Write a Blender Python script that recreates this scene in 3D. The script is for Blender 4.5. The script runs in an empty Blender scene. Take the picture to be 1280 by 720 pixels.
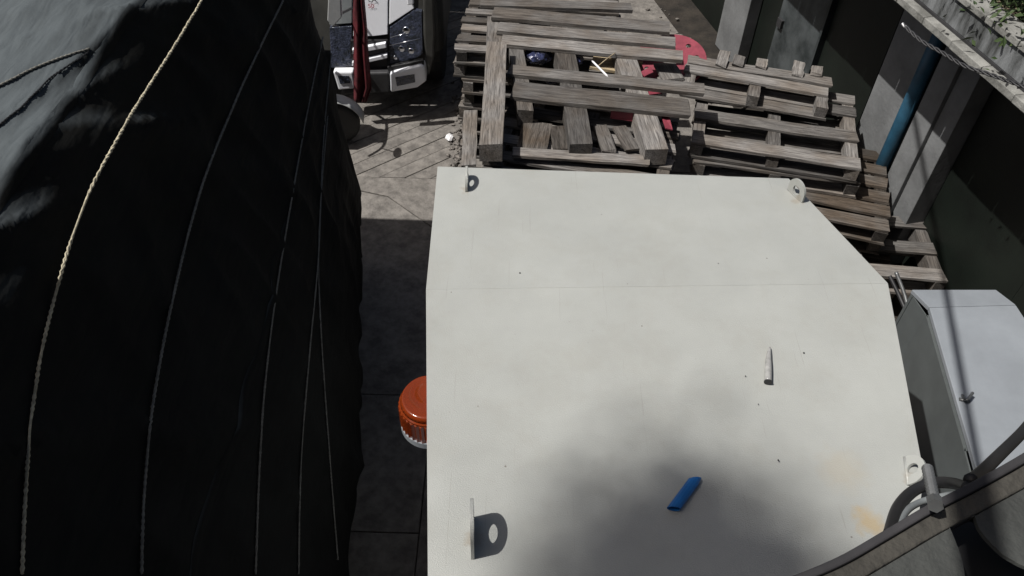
import bpy, bmesh, math, random
from mathutils import Vector, Matrix, noise
from mathutils.bvhtree import BVHTree
R = math.radians
rnd = random.Random(7)
sc = bpy.context.scene
C = sc.collection

# ------------------------------------------------------------------ camera
CAMZ = 4.5
PITCH, ROLL, FOC = R(46.8), R(1.5), 1000.0            # FOC: focal length in pixels of a 1280 wide picture
cam_d = bpy.data.cameras.new("camera")
cam_d.sensor_width = 36.0
cam_d.lens = 36.0 * FOC / 1280.0
cam_d.clip_start = 0.03
cam_d.clip_end = 500
cam = bpy.data.objects.new("camera", cam_d)
C.objects.link(cam)
CM = Matrix.Rotation(math.pi / 2 - PITCH, 4, 'X') @ Matrix.Rotation(ROLL, 4, 'Z')
cam.matrix_world = Matrix.Translation((0, 0, CAMZ)) @ CM
sc.camera = cam

# ------------------------------------------------------------------ light
TRAVEL = Vector((0.96, 0.26))                          # where shadows fall
ELEV = R(59)
world = bpy.data.worlds.new("World")
sc.world = world
world.use_nodes = True
wn = world.node_tree.nodes
sky = wn.new('ShaderNodeTexSky')
sky.sky_type = 'NISHITA'
sky.sun_disc = False
sky.dust_density = 4.0
sky.ozone_density = 0.3
sky.sun_elevation = ELEV
sky.sun_rotation = math.atan2(-TRAVEL.x, -TRAVEL.y)
wn['Background'].inputs[1].default_value = 0.05
world.node_tree.links.new(sky.outputs[0], wn['Background'].inputs[0])
sun_d = bpy.data.lights.new("sun", 'SUN')
sun_d.energy = 5.0
sun_d.angle = R(0.5)
sun_d.color = (1.0, 0.965, 0.925)
sun = bpy.data.objects.new("sun", sun_d)
C.objects.link(sun)
t2 = TRAVEL.normalized()
sdir = Vector((t2.x * math.cos(ELEV), t2.y * math.cos(ELEV), -math.sin(ELEV)))
sun.rotation_euler = sdir.to_track_quat('-Z', 'Y').to_euler()
sun.location = (-8, -4, 12)
sc.view_settings.view_transform = 'Standard'
sc.view_settings.look = 'None'
sc.view_settings.exposure = 0
sc.view_settings.gamma = 1

# ------------------------------------------------------------------ survey helpers
M3 = CM.to_3x3()
EYE = Vector((0, 0, CAMZ))
def ray(px, py):
    return M3 @ Vector(((px - 640) / FOC, (360 - py) / FOC, -1.0))
def P(px, py, z):
    r = ray(px, py)
    return EYE + r * ((z - CAMZ) / r.z)
def PY(px, py, y):
    r = ray(px, py)
    return EYE + r * (y / r.y)
WY = math.atan2(0.25, 0.97)
W0 = Vector((2.37, 7.46, 0))
WD = Vector((-math.sin(WY), math.cos(WY), 0))          # along the building, away
WN = Vector((-math.cos(WY), -math.sin(WY), 0))         # out of the building
def W(s, o, z):
    return W0 + WD * s + WN * o + Vector((0, 0, z))
def WP(px, py, o):
    r = ray(px, py)
    t = ((W0 - EYE).dot(WN) + o) / r.dot(WN)
    p = EYE + r * t
    return (p - W0).dot(WD), p.z

# ------------------------------------------------------------------ materials
def mat(name, col, rough=0.8, metal=0.0, nscale=6.0, var=0.25, bump=0.0, bscale=60.0, spec=0.5, stretch=None, coords='Object', col2=None, rand=False, coat=0.0):
    m = bpy.data.materials.new(name)
    m.use_nodes = True
    nt = m.node_tree
    N, L = nt.nodes, nt.links
    b = N['Principled BSDF']
    b.inputs['Roughness'].default_value = rough
    b.inputs['Metallic'].default_value = metal
    b.inputs['Specular IOR Level'].default_value = spec
    b.inputs['Coat Weight'].default_value = coat
    tc = N.new('ShaderNodeTexCoord')
    vec = tc.outputs[coords]
    if rand:
        oi = N.new('ShaderNodeObjectInfo')
        ad = N.new('ShaderNodeVectorMath'); ad.operation = 'MULTIPLY_ADD'
        L.new(oi.outputs['Random'], ad.inputs[0]); ad.inputs[1].default_value = (37, 53, 71)
        L.new(vec, ad.inputs[2]); vec = ad.outputs[0]
    if stretch:
        mp = N.new('ShaderNodeMapping'); mp.inputs['Scale'].default_value = stretch
        L.new(vec, mp.inputs[0]); vec = mp.outputs[0]
    nz = N.new('ShaderNodeTexNoise'); nz.inputs['Scale'].default_value = nscale
    nz.inputs['Detail'].default_value = 8; nz.inputs['Roughness'].default_value = 0.65
    L.new(vec, nz.inputs['Vector'])
    rp = N.new('ShaderNodeValToRGB')
    c2 = col2 or tuple(min(1, c * (1 + var)) for c in col)
    c1 = tuple(c * (1 - var) for c in col) if not col2 else col
    rp.color_ramp.elements[0].position = 0.36; rp.color_ramp.elements[0].color = (*c1, 1)
    rp.color_ramp.elements[1].position = 0.64; rp.color_ramp.elements[1].color = (*c2, 1)
    L.new(nz.outputs[0], rp.inputs[0])
    L.new(rp.outputs[0], b.inputs['Base Color'])
    if bump:
        n2 = N.new('ShaderNodeTexNoise'); n2.inputs['Scale'].default_value = bscale; n2.inputs['Detail'].default_value = 6
        L.new(vec, n2.inputs['Vector'])
        bp = N.new('ShaderNodeBump'); bp.inputs['Strength'].default_value = bump; bp.inputs['Distance'].default_value = 0.01
        L.new(n2.outputs[0], bp.inputs['Height']); L.new(bp.outputs[0], b.inputs['Normal'])
    return m

def wood(name, dark, light, warm):
    m = bpy.data.materials.new(name); m.use_nodes = True
    nt = m.node_tree; N, L = nt.nodes, nt.links
    b = N['Principled BSDF']; b.inputs['Roughness'].default_value = 0.9; b.inputs['Specular IOR Level'].default_value = 0.2
    tc = N.new('ShaderNodeTexCoord'); oi = N.new('ShaderNodeObjectInfo')
    ad = N.new('ShaderNodeVectorMath'); ad.operation = 'MULTIPLY_ADD'
    L.new(oi.outputs['Random'], ad.inputs[0]); ad.inputs[1].default_value = (37, 53, 71); L.new(tc.outputs['Object'], ad.inputs[2])
    mp = N.new('ShaderNodeMapping'); mp.inputs['Scale'].default_value = (1.6, 26, 26); L.new(ad.outputs[0], mp.inputs[0])
    nz = N.new('ShaderNodeTexNoise'); nz.inputs['Scale'].default_value = 2.6; nz.inputs['Detail'].default_value = 9; nz.inputs['Roughness'].default_value = 0.7
    nz.inputs['Distortion'].default_value = 1.2
    L.new(mp.outputs[0], nz.inputs['Vector'])
    rp = N.new('ShaderNodeValToRGB'); e = rp.color_ramp.elements
    e[0].position = 0.30; e[0].color = (*[c * 0.45 for c in dark], 1)
    e[1].position = 0.68; e[1].color = (*light, 1)
    e2 = e.new(0.42); e2.color = (*dark, 1)
    e3 = e.new(0.55); e3.color = (*[(a + c) / 2 for a, c in zip(dark, light)], 1)
    L.new(nz.outputs[0], rp.inputs[0])
    # large patches of weather grey and warm brown, by board
    pn = N.new('ShaderNodeTexNoise'); pn.inputs['Scale'].default_value = 3.5; pn.inputs['Detail'].default_value = 4; L.new(ad.outputs[0], pn.inputs['Vector'])
    r2 = N.new('ShaderNodeValToRGB'); r2.color_ramp.elements[0].position = 0.42; r2.color_ramp.elements[1].position = 0.62
    L.new(pn.outputs[0], r2.inputs[0])
    mx = N.new('ShaderNodeMix'); mx.data_type = 'RGBA'; mx.blend_type = 'MULTIPLY'
    L.new(r2.outputs[0], mx.inputs[0]); L.new(rp.outputs[0], mx.inputs[6]); mx.inputs[7].default_value = (*warm, 1)
    hv = N.new('ShaderNodeHueSaturation'); L.new(mx.outputs[2], hv.inputs['Color'])
    mr = N.new('ShaderNodeMapRange'); mr.inputs[3].default_value = 0.5; mr.inputs[4].default_value = 1.35
    L.new(oi.outputs['Random'], mr.inputs[0]); L.new(mr.outputs[0], hv.inputs['Value'])
    L.new(hv.outputs[0], b.inputs['Base Color'])
    bp = N.new('ShaderNodeBump'); bp.inputs['Strength'].default_value = 0.9; bp.inputs['Distance'].default_value = 0.004
    L.new(nz.outputs[0], bp.inputs['Height']); L.new(bp.outputs[0], b.inputs['Normal'])
    return m

MW = wood("weathered_wood", (0.100, 0.094, 0.089), (0.255, 0.243, 0.228), (0.80, 0.74, 0.68))
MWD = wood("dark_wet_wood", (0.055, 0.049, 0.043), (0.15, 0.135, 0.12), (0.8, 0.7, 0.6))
MWY = wood("yellow_wood", (0.24, 0.19, 0.12), (0.46, 0.39, 0.27), (0.9, 0.8, 0.65))

def roof_paint():
    m = mat("cream_paint", (0.352, 0.362, 0.342), rough=0.34, nscale=1.6, var=0.07, bump=0.22, bscale=330)
    nt = m.node_tree; N, L = nt.nodes, nt.links; b = N['Principled BSDF']
    rp = [n for n in N if n.type == 'VALTORGB'][0]
    tc = N.new('ShaderNodeTexCoord')
    # specks of dirt
    vo = N.new('ShaderNodeTexVoronoi'); vo.inputs['Scale'].default_value = 11; L.new(tc.outputs['Object'], vo.inputs['Vector'])
    lt = N.new('ShaderNodeMath'); lt.operation = 'LESS_THAN'; lt.inputs[1].default_value = 0.035; L.new(vo.outputs['Distance'], lt.inputs[0])
    sel = N.new('ShaderNodeSeparateColor'); L.new(vo.outputs['Color'], sel.inputs[0])
    gt = N.new('ShaderNodeMath'); gt.operation = 'GREATER_THAN'; gt.inputs[1].default_value = 0.55; L.new(sel.outputs[0], gt.inputs[0])
    mu = N.new('ShaderNodeMath'); mu.operation = 'MULTIPLY'; L.new(lt.outputs[0], mu.inputs[0]); L.new(gt.outputs[0], mu.inputs[1])
    mx = N.new('ShaderNodeMix'); mx.data_type = 'RGBA'
    L.new(mu.outputs[0], mx.inputs[0]); L.new(rp.outputs[0], mx.inputs[6]); mx.inputs[7].default_value = (0.17, 0.16, 0.14, 1)
    last = mx.outputs[2]
    # fine grit, thin scratches and a dirt film
    v2 = N.new('ShaderNodeTexVoronoi'); v2.inputs['Scale'].default_value = 34; L.new(tc.outputs['Object'], v2.inputs['Vector'])
    l2 = N.new('ShaderNodeMath'); l2.operation = 'LESS_THAN'; l2.inputs[1].default_value = 0.055; L.new(v2.outputs['Distance'], l2.inputs[0])
    s2 = N.new('ShaderNodeSeparateColor'); L.new(v2.outputs['Color'], s2.inputs[0])
    g2 = N.new('ShaderNodeMath'); g2.operation = 'GREATER_THAN'; g2.inputs[1].default_value = 0.72; L.new(s2.outputs[1], g2.inputs[0])
    u2 = N.new('ShaderNodeMath'); u2.operation = 'MULTIPLY'; L.new(l2.outputs[0], u2.inputs[0]); L.new(g2.outputs[0], u2.inputs[1])
    u3 = N.new('ShaderNodeMath'); u3.operation = 'MULTIPLY'; L.new(u2.outputs[0], u3.inputs[0]); u3.inputs[1].default_value = .45
    m3 = N.new('ShaderNodeMix'); m3.data_type = 'RGBA'; L.new(u3.outputs[0], m3.inputs[0]); L.new(last, m3.inputs[6]); m3.inputs[7].default_value = (0.20, 0.19, 0.16, 1); last = m3.outputs[2]
    for rot, sc_, th_ in ((.5, (60, 1.1, 1), .735), (-.9, (75, 1.4, 1), .745)):
        mp = N.new('ShaderNodeMapping'); mp.inputs['Rotation'].default_value = (0, 0, rot); mp.inputs['Scale'].default_value = sc_; L.new(tc.outputs['Object'], mp.inputs[0])
        ns = N.new('ShaderNodeTexNoise'); ns.inputs['Scale'].default_value = 2.3; ns.inputs['Detail'].default_value = 2; L.new(mp.outputs[0], ns.inputs['Vector'])
        gs = N.new('ShaderNodeMath'); gs.operation = 'GREATER_THAN'; gs.inputs[1].default_value = th_; L.new(ns.outputs[0], gs.inputs[0])
        gm = N.new('ShaderNodeMath'); gm.operation = 'MULTIPLY'; L.new(gs.outputs[0], gm.inputs[0]); gm.inputs[1].default_value = .35
        m4 = N.new('ShaderNodeMix'); m4.data_type = 'RGBA'; L.new(gm.outputs[0], m4.inputs[0]); L.new(last, m4.inputs[6]); m4.inputs[7].default_value = (0.24, 0.235, 0.21, 1); last = m4.outputs[2]
    fn = N.new('ShaderNodeTexNoise'); fn.inputs['Scale'].default_value = 4.5; fn.inputs['Detail'].default_value = 10; fn.inputs['Roughness'].default_value = .75; L.new(tc.outputs['Object'], fn.inputs['Vector'])
    fr_ = N.new('ShaderNodeMapRange'); L.new(fn.outputs[0], fr_.inputs[0]); fr_.inputs[1].default_value = .48; fr_.inputs[2].default_value = .75; fr_.inputs[4].default_value = .30
    m5 = N.new('ShaderNodeMix'); m5.data_type = 'RGBA'; L.new(fr_.outputs[0], m5.inputs[0]); L.new(last, m5.inputs[6]); m5.inputs[7].default_value = (0.27, 0.26, 0.22, 1); last = m5.outputs[2]
    # rust stains at two places
    for (pos, rad, col, amt) in ((STAIN, 0.06, (0.40, 0.27, 0.09), 0.5), (STAIN2, 0.09, (0.36, 0.32, 0.24), 0.35)) + tuple((tuple(P(a_, b_, 2.37)), .03, (0.22, .17, .11), .38) for a_, b_ in ((592, 676), (584, 236), (996, 248), (1136, 600))):
        vm = N.new('ShaderNodeVectorMath'); vm.operation = 'DISTANCE'; L.new(tc.outputs['Object'], vm.inputs[0]); vm.inputs[1].default_value = pos
        nn = N.new('ShaderNodeTexNoise'); nn.inputs['Scale'].default_value = 28; L.new(tc.outputs['Object'], nn.inputs['Vector'])
        ma = N.new('ShaderNodeMath'); ma.operation = 'MULTIPLY_ADD'; L.new(nn.outputs[0], ma.inputs[0]); ma.inputs[1].default_value = 0.09; L.new(vm.outputs['Value'], ma.inputs[2])
        mr = N.new('ShaderNodeMapRange'); L.new(ma.outputs[0], mr.inputs[0])
        mr.inputs[1].default_value = 0.045 + rad * .35; mr.inputs[2].default_value = 0.045 + rad; mr.inputs[3].default_value = amt; mr.inputs[4].default_value = 0
        m2 = N.new('ShaderNodeMix'); m2.data_type = 'RGBA'; L.new(mr.outputs[0], m2.inputs[0]); L.new(last, m2.inputs[6]); m2.inputs[7].default_value = (*col, 1)
        last = m2.outputs[2]
    L.new(last, b.inputs['Base Color'])
    return m
STAIN = tuple(P(1084, 655, 2.37)); STAIN2 = tuple(P(1052, 588, 2.38))
def tarp_mat():
    m = mat("black_tarpaulin", (0.0085, 0.0085, 0.0075), rough=0.75, var=0.3, nscale=3, bump=0.25, bscale=25, spec=0.12)
    nt = m.node_tree; N, L = nt.nodes, nt.links; b = N['Principled BSDF']
    base = [n for n in N if n.type == 'VALTORGB'][0].outputs[0]
    # upward faces painted paler in place of sunlight, streaked along the folds
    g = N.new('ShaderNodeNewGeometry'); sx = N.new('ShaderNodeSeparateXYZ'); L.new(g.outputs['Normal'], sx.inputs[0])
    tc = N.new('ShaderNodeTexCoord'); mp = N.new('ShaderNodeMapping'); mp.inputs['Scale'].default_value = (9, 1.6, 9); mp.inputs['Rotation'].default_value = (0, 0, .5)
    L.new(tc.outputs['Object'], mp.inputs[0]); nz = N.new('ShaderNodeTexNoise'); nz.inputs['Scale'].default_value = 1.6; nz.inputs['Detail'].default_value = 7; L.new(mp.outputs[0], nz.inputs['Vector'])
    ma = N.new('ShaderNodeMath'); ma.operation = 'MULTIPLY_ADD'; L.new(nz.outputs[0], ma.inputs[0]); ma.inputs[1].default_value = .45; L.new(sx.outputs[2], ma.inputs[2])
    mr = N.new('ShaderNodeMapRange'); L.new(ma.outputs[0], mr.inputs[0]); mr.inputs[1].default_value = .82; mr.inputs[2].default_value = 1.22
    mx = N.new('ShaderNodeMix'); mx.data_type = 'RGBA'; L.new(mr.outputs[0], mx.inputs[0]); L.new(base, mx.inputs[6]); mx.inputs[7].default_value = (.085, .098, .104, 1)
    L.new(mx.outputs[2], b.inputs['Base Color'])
    mp2 = N.new('ShaderNodeMapping'); mp2.inputs['Rotation'].default_value = (0, 0, .45); mp2.inputs['Scale'].default_value = (7, 1.3, 5); L.new(tc.outputs['Object'], mp2.inputs[0])
    n3 = N.new('ShaderNodeTexNoise'); n3.inputs['Scale'].default_value = 2.2; n3.inputs['Detail'].default_value = 2.5; n3.inputs['Distortion'].default_value = .3; L.new(mp2.outputs[0], n3.inputs['Vector'])
    old = b.inputs['Normal'].links[0].from_node
    bp = N.new('ShaderNodeBump'); bp.inputs['Strength'].default_value = .35; bp.inputs['Distance'].default_value = .05; L.new(n3.outputs[0], bp.inputs['Height']); L.new(old.outputs[0], bp.inputs['Normal']); L.new(bp.outputs[0], b.inputs['Normal'])
    return m
M = dict(
    cream=roof_paint(),
    steel_white=mat("white_steel", (0.235, 0.255, 0.275), rough=0.4, var=0.08, nscale=4, bump=0.1, bscale=200),
    steel_grey=mat("grey_steel", (0.22, 0.24, 0.245), rough=0.5, var=0.12, nscale=5, bump=0.05),
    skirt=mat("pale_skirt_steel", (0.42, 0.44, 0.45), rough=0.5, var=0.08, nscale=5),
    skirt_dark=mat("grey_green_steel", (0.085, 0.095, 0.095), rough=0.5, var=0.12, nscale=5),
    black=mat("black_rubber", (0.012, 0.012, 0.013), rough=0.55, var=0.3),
    dark=mat("dark_steel", (0.03, 0.03, 0.032), rough=0.6, var=0.3),
    zinc=mat("zinc", (0.16, 0.165, 0.165), rough=0.4, metal=0.6, var=0.2, nscale=30),
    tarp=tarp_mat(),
    rope=mat("cream_rope", (0.40, 0.36, 0.26), rough=0.9, var=0.3, nscale=60),
    rope_dark=mat("grey_rope", (0.16, 0.155, 0.135), rough=0.9, var=0.3, nscale=60),
    pave=mat("concrete_paving", (0.105, 0.097, 0.088), rough=0.95, nscale=11, col2=(0.21, 0.195, 0.176), bump=0.7, bscale=55, coords='Object', rand=True),
    ground=mat("ground_dirt", (0.075, 0.068, 0.058), rough=1, nscale=7, var=0.5, bump=0.8, bscale=40),
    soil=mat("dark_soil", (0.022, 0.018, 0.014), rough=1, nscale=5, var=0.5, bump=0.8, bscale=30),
    conc=mat("concrete", (0.12, 0.12, 0.11), rough=0.9, nscale=7, col2=(0.29, 0.29, 0.27), bump=0.4, bscale=70, rand=True),
    conc_stain=mat("stained_concrete", (0.020, 0.022, 0.020), rough=0.85, nscale=3.6, col2=(0.19, 0.20, 0.205), bump=0.4, bscale=50, stretch=(3, 3, .8)),
    pillar=mat("pillar_plaster", (0.150, 0.155, 0.157), rough=0.85, var=0.22, nscale=3, bump=0.25, bscale=40),
    green=mat("dark_green_sheet", (0.0040, 0.0068, 0.0046), rough=0.55, var=0.35, nscale=2.5, bump=0.1),
    greydoor=mat("grey_door_sheet", (0.018, 0.023, 0.024), rough=0.55, nscale=3.5, col2=(0.075, 0.085, 0.088), bump=0.15),
    blue=mat("blue_pipe_plastic", (0.02, 0.075, 0.125), rough=0.5, var=0.25, nscale=8),
    bluebit=mat("blue_plastic", (0.012, 0.13, 0.40), rough=0.35, var=0.1, nscale=30),
    clear=mat("pale_plastic", (0.30, 0.30, 0.29), rough=0.25, var=0.2, nscale=40),
    red=mat("red_plastic", (0.22, 0.04, 0.058), rough=0.5, var=0.2, nscale=14),
    redcloth=mat("dark_red_cloth", (0.075, 0.005, 0.009), rough=0.8, var=0.5, nscale=9, bump=0.3, bscale=20),
    white=mat("white_truck_paint", (0.86, 0.88, 0.92), rough=0.3, var=0.03, nscale=3, coat=0.4),
    glass=mat("headlamp_glass", (0.02, 0.024, 0.03), rough=0.12, col2=(0.06, 0.07, 0.11), nscale=18, spec=0.9, bump=0.9, bscale=60),
    chrome=mat("chrome", (0.7, 0.72, 0.78), rough=0.12, metal=1, var=0.1),
    shell=mat("pale_scooter_plastic", (0.40, 0.41, 0.41), rough=0.4, var=0.1),
    scoot=mat("grey_truck_plastic", (0.055, 0.055, 0.05), rough=0.4, var=0.2),
    bag=mat("black_bag", (0.012, 0.013, 0.018), rough=0.22, nscale=26, col2=(0.05, 0.06, 0.14), bump=1.0, bscale=34, spec=0.9),
    leaf=mat("leaf", (0.022, 0.042, 0.012), rough=0.6, nscale=2, col2=(0.055, 0.085, 0.025)),
    rust=mat("rusty_roof", (0.055, 0.040, 0.028), rough=0.9, nscale=6, col2=(0.20, 0.165, 0.11), bump=0.3),
    litter=mat("white_litter", (0.75, 0.75, 0.76), rough=0.7, var=0.1),
    stone=mat("gravel_stone", (0.07, 0.065, 0.06), rough=0.95, nscale=30, col2=(0.22, 0.20, 0.18), rand=True),
    purplemetal=mat("weathered_metal_band", (0.030, 0.029, 0.031), rough=0.8, var=0.3, nscale=16),
    brownmetal=mat("dusty_metal_ledge", (0.046, 0.043, 0.036), rough=0.9, var=0.3, nscale=14, bump=0.5, bscale=90),
    greyplate=mat("galvanised_plate", (0.045, 0.048, 0.045), rough=0.9, var=0.25, nscale=8, bump=0.4, bscale=110),
    bark=mat("bark", (0.07, 0.055, 0.04), rough=1, var=0.4, nscale=12, bump=0.6),
    textblack=mat("black_lettering", (0.02, 0.02, 0.03), rough=0.4),
    textred=mat("red_lettering", (0.55, 0.02, 0.06), rough=0.4),
)
def amber():
    m = bpy.data.materials.new("amber_lens"); m.use_nodes = True
    b = m.node_tree.nodes['Principled BSDF']
    b.inputs['Base Color'].default_value = (0.38, 0.062, 0.014, 1)
    b.inputs['Roughness'].default_value = 0.12
    b.inputs['Transmission Weight'].default_value = 0.6
    b.inputs['Coat Weight'].default_value = 0.5
    return m
M['amber'] = amber()

# ------------------------------------------------------------------ object helpers
def link(name, me, m=None, parent=None, smooth=False):
    o = bpy.data.objects.new(name, me)
    C.objects.link(o)
    if m is not None and not me.materials:
        me.materials.append(m)
    if parent: o.parent = parent
    if smooth:
        for p in me.polygons: p.use_smooth = True
    return o
def fin(name, bm, m, parent=None, smooth=False, bevel=0, solid=0):
    me = bpy.data.meshes.new(name)
    bmesh.ops.recalc_face_normals(bm, faces=bm.faces)
    bm.to_mesh(me); bm.free()
    o = link(name, me, m, parent, smooth)
    if solid:
        md = o.modifiers.new('solid', 'SOLIDIFY'); md.thickness = solid; md.offset = -1
    if bevel:
        md = o.modifiers.new('bevel', 'BEVEL'); md.width = bevel; md.segments = 2; md.limit_method = 'ANGLE'
    return o
def tag(o, label=None, cat=None, group=None, kind=None):
    if label: o['label'] = label
    if cat: o['category'] = cat
    if group: o['group'] = group
    if kind: o['kind'] = kind
    return o
def empty(name, loc, label, cat, group=None, rz=0):
    o = bpy.data.objects.new(name, None); C.objects.link(o)
    o.location = loc; o.rotation_euler = (0, 0, rz); o.empty_display_size = 0.1
    return tag(o, label, cat, group)
def keep(o, root):
    """parent o (built in world coordinates) to root without moving it"""
    o.parent = root
    o.matrix_parent_inverse = Matrix.LocRotScale(root.location, root.rotation_euler, None).inverted()
    return o
def bbox(bm, x0, x1, y0, y1, z0, z1, mtx=None):
    vs = [bm.verts.new((x, y, z)) for z in (z0, z1) for y in (y0, y1) for x in (x0, x1)]
    for f in ((0, 2, 3, 1), (4, 5, 7, 6), (0, 1, 5, 4), (2, 6, 7, 3), (0, 4, 6, 2), (1, 3, 7, 5)):
        bm.faces.new([vs[i] for i in f])
    if mtx: bmesh.ops.transform(bm, matrix=mtx, verts=vs)
    return vs
def prism(bm, pts, z0=None, z1=None, off=None):
    """pts: 3D loop; swept by the vector off"""
    a = [bm.verts.new(p) for p in pts]; b = [bm.verts.new(Vector(p) + Vector(off)) for p in pts]
    n = len(a)
    bm.faces.new(a); bm.faces.new(b[::-1])
    for i in range(n): bm.faces.new((a[i], b[i], b[(i + 1) % n], a[(i + 1) % n]))
def tube(bm, pts, r, n=8, caps=True):
    pts = [Vector(p) for p in pts]; rings = []
    up = Vector((0, 0, 1))
    for i, p in enumerate(pts):
        d = (pts[min(i + 1, len(pts) - 1)] - pts[max(i - 1, 0)]).normalized()
        a = d.cross(up)
        if a.length < 0.05: a = d.cross(Vector((1, 0, 0)))
        a.normalize(); b = d.cross(a)
        rr = r[i] if isinstance(r, (list, tuple)) else r
        rings.append([bm.verts.new(p + (a * math.cos(t) + b * math.sin(t)) * rr) for t in [2 * math.pi * k / n for k in range(n)]])
    for i in range(len(rings) - 1):
        for k in range(n):
            bm.faces.new((rings[i][k], rings[i][(k + 1) % n], rings[i + 1][(k + 1) % n], rings[i + 1][k]))
    if caps:
        bm.faces.new(rings[0][::-1]); bm.faces.new(rings[-1])
def spline(pts, n=8):
    pts = [Vector(p) for p in pts]; out = []
    q = [pts[0]] + pts + [pts[-1]]
    for i in range(1, len(q) - 2):
        for k in range(n):
            t = k / n
            a, b, c, d = q[i - 1], q[i], q[i + 1], q[i + 2]
            out.append(0.5 * ((2 * b) + (c - a) * t + (2 * a - 5 * b + 4 * c - d) * t * t + (3 * b - a - 3 * c + d) * t ** 3))
    out.append(pts[-1]); return out
def lathe(bm, prof, n=24, mtx=None, cap=True):
    rings = []
    for r, z in prof:
        rings.append([bm.verts.new((r * math.cos(2 * math.pi * k / n), r * math.sin(2 * math.pi * k / n), z)) for k in range(n)])
    for i in range(len(rings) - 1):
        for k in range(n): bm.faces.new((rings[i][k], rings[i][(k + 1) % n], rings[i + 1][(k + 1) % n], rings[i + 1][k]))
    if cap: bm.faces.new(rings[0][::-1]); bm.faces.new(rings[-1])
    if mtx: bmesh.ops.transform(bm, matrix=mtx, verts=[v for rg in rings for v in rg])

# ------------------------------------------------------------------ ground
bm = bmesh.new()
bbox(bm, -40, 40, -12, 70, -0.4, -0.03)
tag(fin('ground', bm, M['ground']), kind='structure')
pv = bpy.data.objects.new('pavement', None); C.objects.link(pv); tag(pv, kind='structure')
# diagonal concrete slabs where the sun falls, larger slabs nearer
def slab(pts, h=0.0):
    bm = bmesh.new()
    prism(bm, [(p[0], p[1], h) for p in pts], off=(0, 0, -0.12))
    c = Vector((sum(p[0] for p in pts) / len(pts), sum(p[1] for p in pts) / len(pts), 0))
    bmesh.ops.translate(bm, verts=bm.verts, vec=-c)
    o = fin('slab', bm, M['pave'], pv, bevel=0.004); o.location = c
a0 = P(494, 159, 0); a1 = P(547, 137, 0)
dd = (a1 - a0).xy; slope = dd.y / dd.x
YJ = P(510, 222, 0).y
XL, XR = -1.75, -0.52
g = 0.007
k = 0
y = YJ + 0.02 - slope * (XR - XL) * 0
step = 0.185
# first strips are clipped against the cross joint
y = YJ - slope * (XR - XL)
while y < 8.6:
    q = [(XL, y), (XR, y + slope * (XR - XL)), (XR, y + step - g + slope * (XR - XL)), (XL, y + step - g)]
    # clip y >= YJ
    out = []
    for i in range(4):
        p0, p1 = q[i], q[(i + 1) % 4]
        if p0[1] >= YJ: out.append(p0)
        if (p0[1] - YJ) * (p1[1] - YJ) < 0:
            t = (YJ - p0[1]) / (p1[1] - p0[1]); out.append((p0[0] + t * (p1[0] - p0[0]), YJ))
    if len(out) >= 3: slab(out, rnd.uniform(-0.003, 0.003))
    y += step
# near slabs with one diagonal crack
c0 = P(485, 245, 0); c1 = P(548, 300, 0)
slab([(XL, YJ - g), (XR, YJ - g), (XR, c1.y + .02), (c0.x, c0.y), (XL, c0.y + .18)], 0.001)
slab([(XL, c0.y + .17), (c0.x, c0.y - g * 1.5), (XR, c1.y + .008), (XR, 3.2), (XL, 3.2)], -0.002)
for yy in (3.2, 2.2, 1.2, 0.2):
    slab([(XL, yy - g), (XR, yy - g), (XR, yy - 1), (XL, yy - 1)], rnd.uniform(-.002, .002))
# paving under the pallets and up to the building
e0, e1 = W(9, .40, 0), W(-9, .40, 0)
for i in range(9):
    ya, yb = 9.6 - i * 1.3, 9.6 - i * 1.3 - 1.3 + g
    f = lambda yy: W0.x + WN.x * .40 + (yy - (W0.y + WN.y * .40)) * (WD.x / WD.y)
    slab([(XR + g, ya), ((f(ya) + XR) / 2 - g, ya), ((f(yb) + XR) / 2 - g, yb), (XR + g, yb)], rnd.uniform(-.003, .003))
    slab([((f(ya) + XR) / 2, ya), (f(ya), ya), (f(yb), yb), ((f(yb) + XR) / 2, yb)], rnd.uniform(-.003, .003))
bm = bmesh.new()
prism(bm, [W(4, .395, -.015), W(-11, .395, -.015), W(-11, -3, -.015), W(4, -3, -.015)], off=(0, 0, -.01))  # even dark brown ground between the paving and the building
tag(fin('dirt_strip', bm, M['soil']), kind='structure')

# gravel along the left foot of the pallets
bm = bmesh.new()
for i in range(420):
    x = rnd.gauss(-0.50, 0.05); y = rnd.uniform(4.6, 7.6); s = rnd.uniform(.007, .028)
    m4 = Matrix.Translation((x, y, s * .5)) @ Matrix.Rotation(rnd.uniform(0, 6), 4, 'Z') @ Matrix.Diagonal((s, s * rnd.uniform(.6, 1), s * .7, 1))
    vs = bmesh.ops.create_icosphere(bm, subdivisions=1, radius=1, matrix=m4)['verts']
    for v in vs: v.co += Vector((rnd.uniform(-1, 1), rnd.uniform(-1, 1), rnd.uniform(-1, 1))) * s * .22
for i in range(90):
    p = W(rnd.uniform(-3.5, 1.5), rnd.gauss(.42, .12), 0); s = rnd.uniform(.008, .03)
    m4 = Matrix.Translation((p.x, p.y, s * .4)) @ Matrix.Diagonal((s, s * .8, s * .6, 1))
    bmesh.ops.create_icosphere(bm, subdivisions=1, radius=1, matrix=m4)
tag(fin('gravel', bm, M['stone']), 'loose gravel and rubble along the foot of the pallets', 'gravel', kind='stuff')
# crumpled white litter
bm = bmesh.new()
bmesh.ops.create_icosphere(bm, subdivisions=2, radius=.045, matrix=Matrix.Translation(P(562, 172, .03)) @ Matrix.Diagonal((.75, 1, .6, 1)))
for v in bm.verts: v.co += noise.noise_vector(v.co * 40) * .016
tag(fin('crumpled_paper', bm, M['litter']), 'crumpled white scrap lying in the gravel left of the pallets', 'litter')

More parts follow.
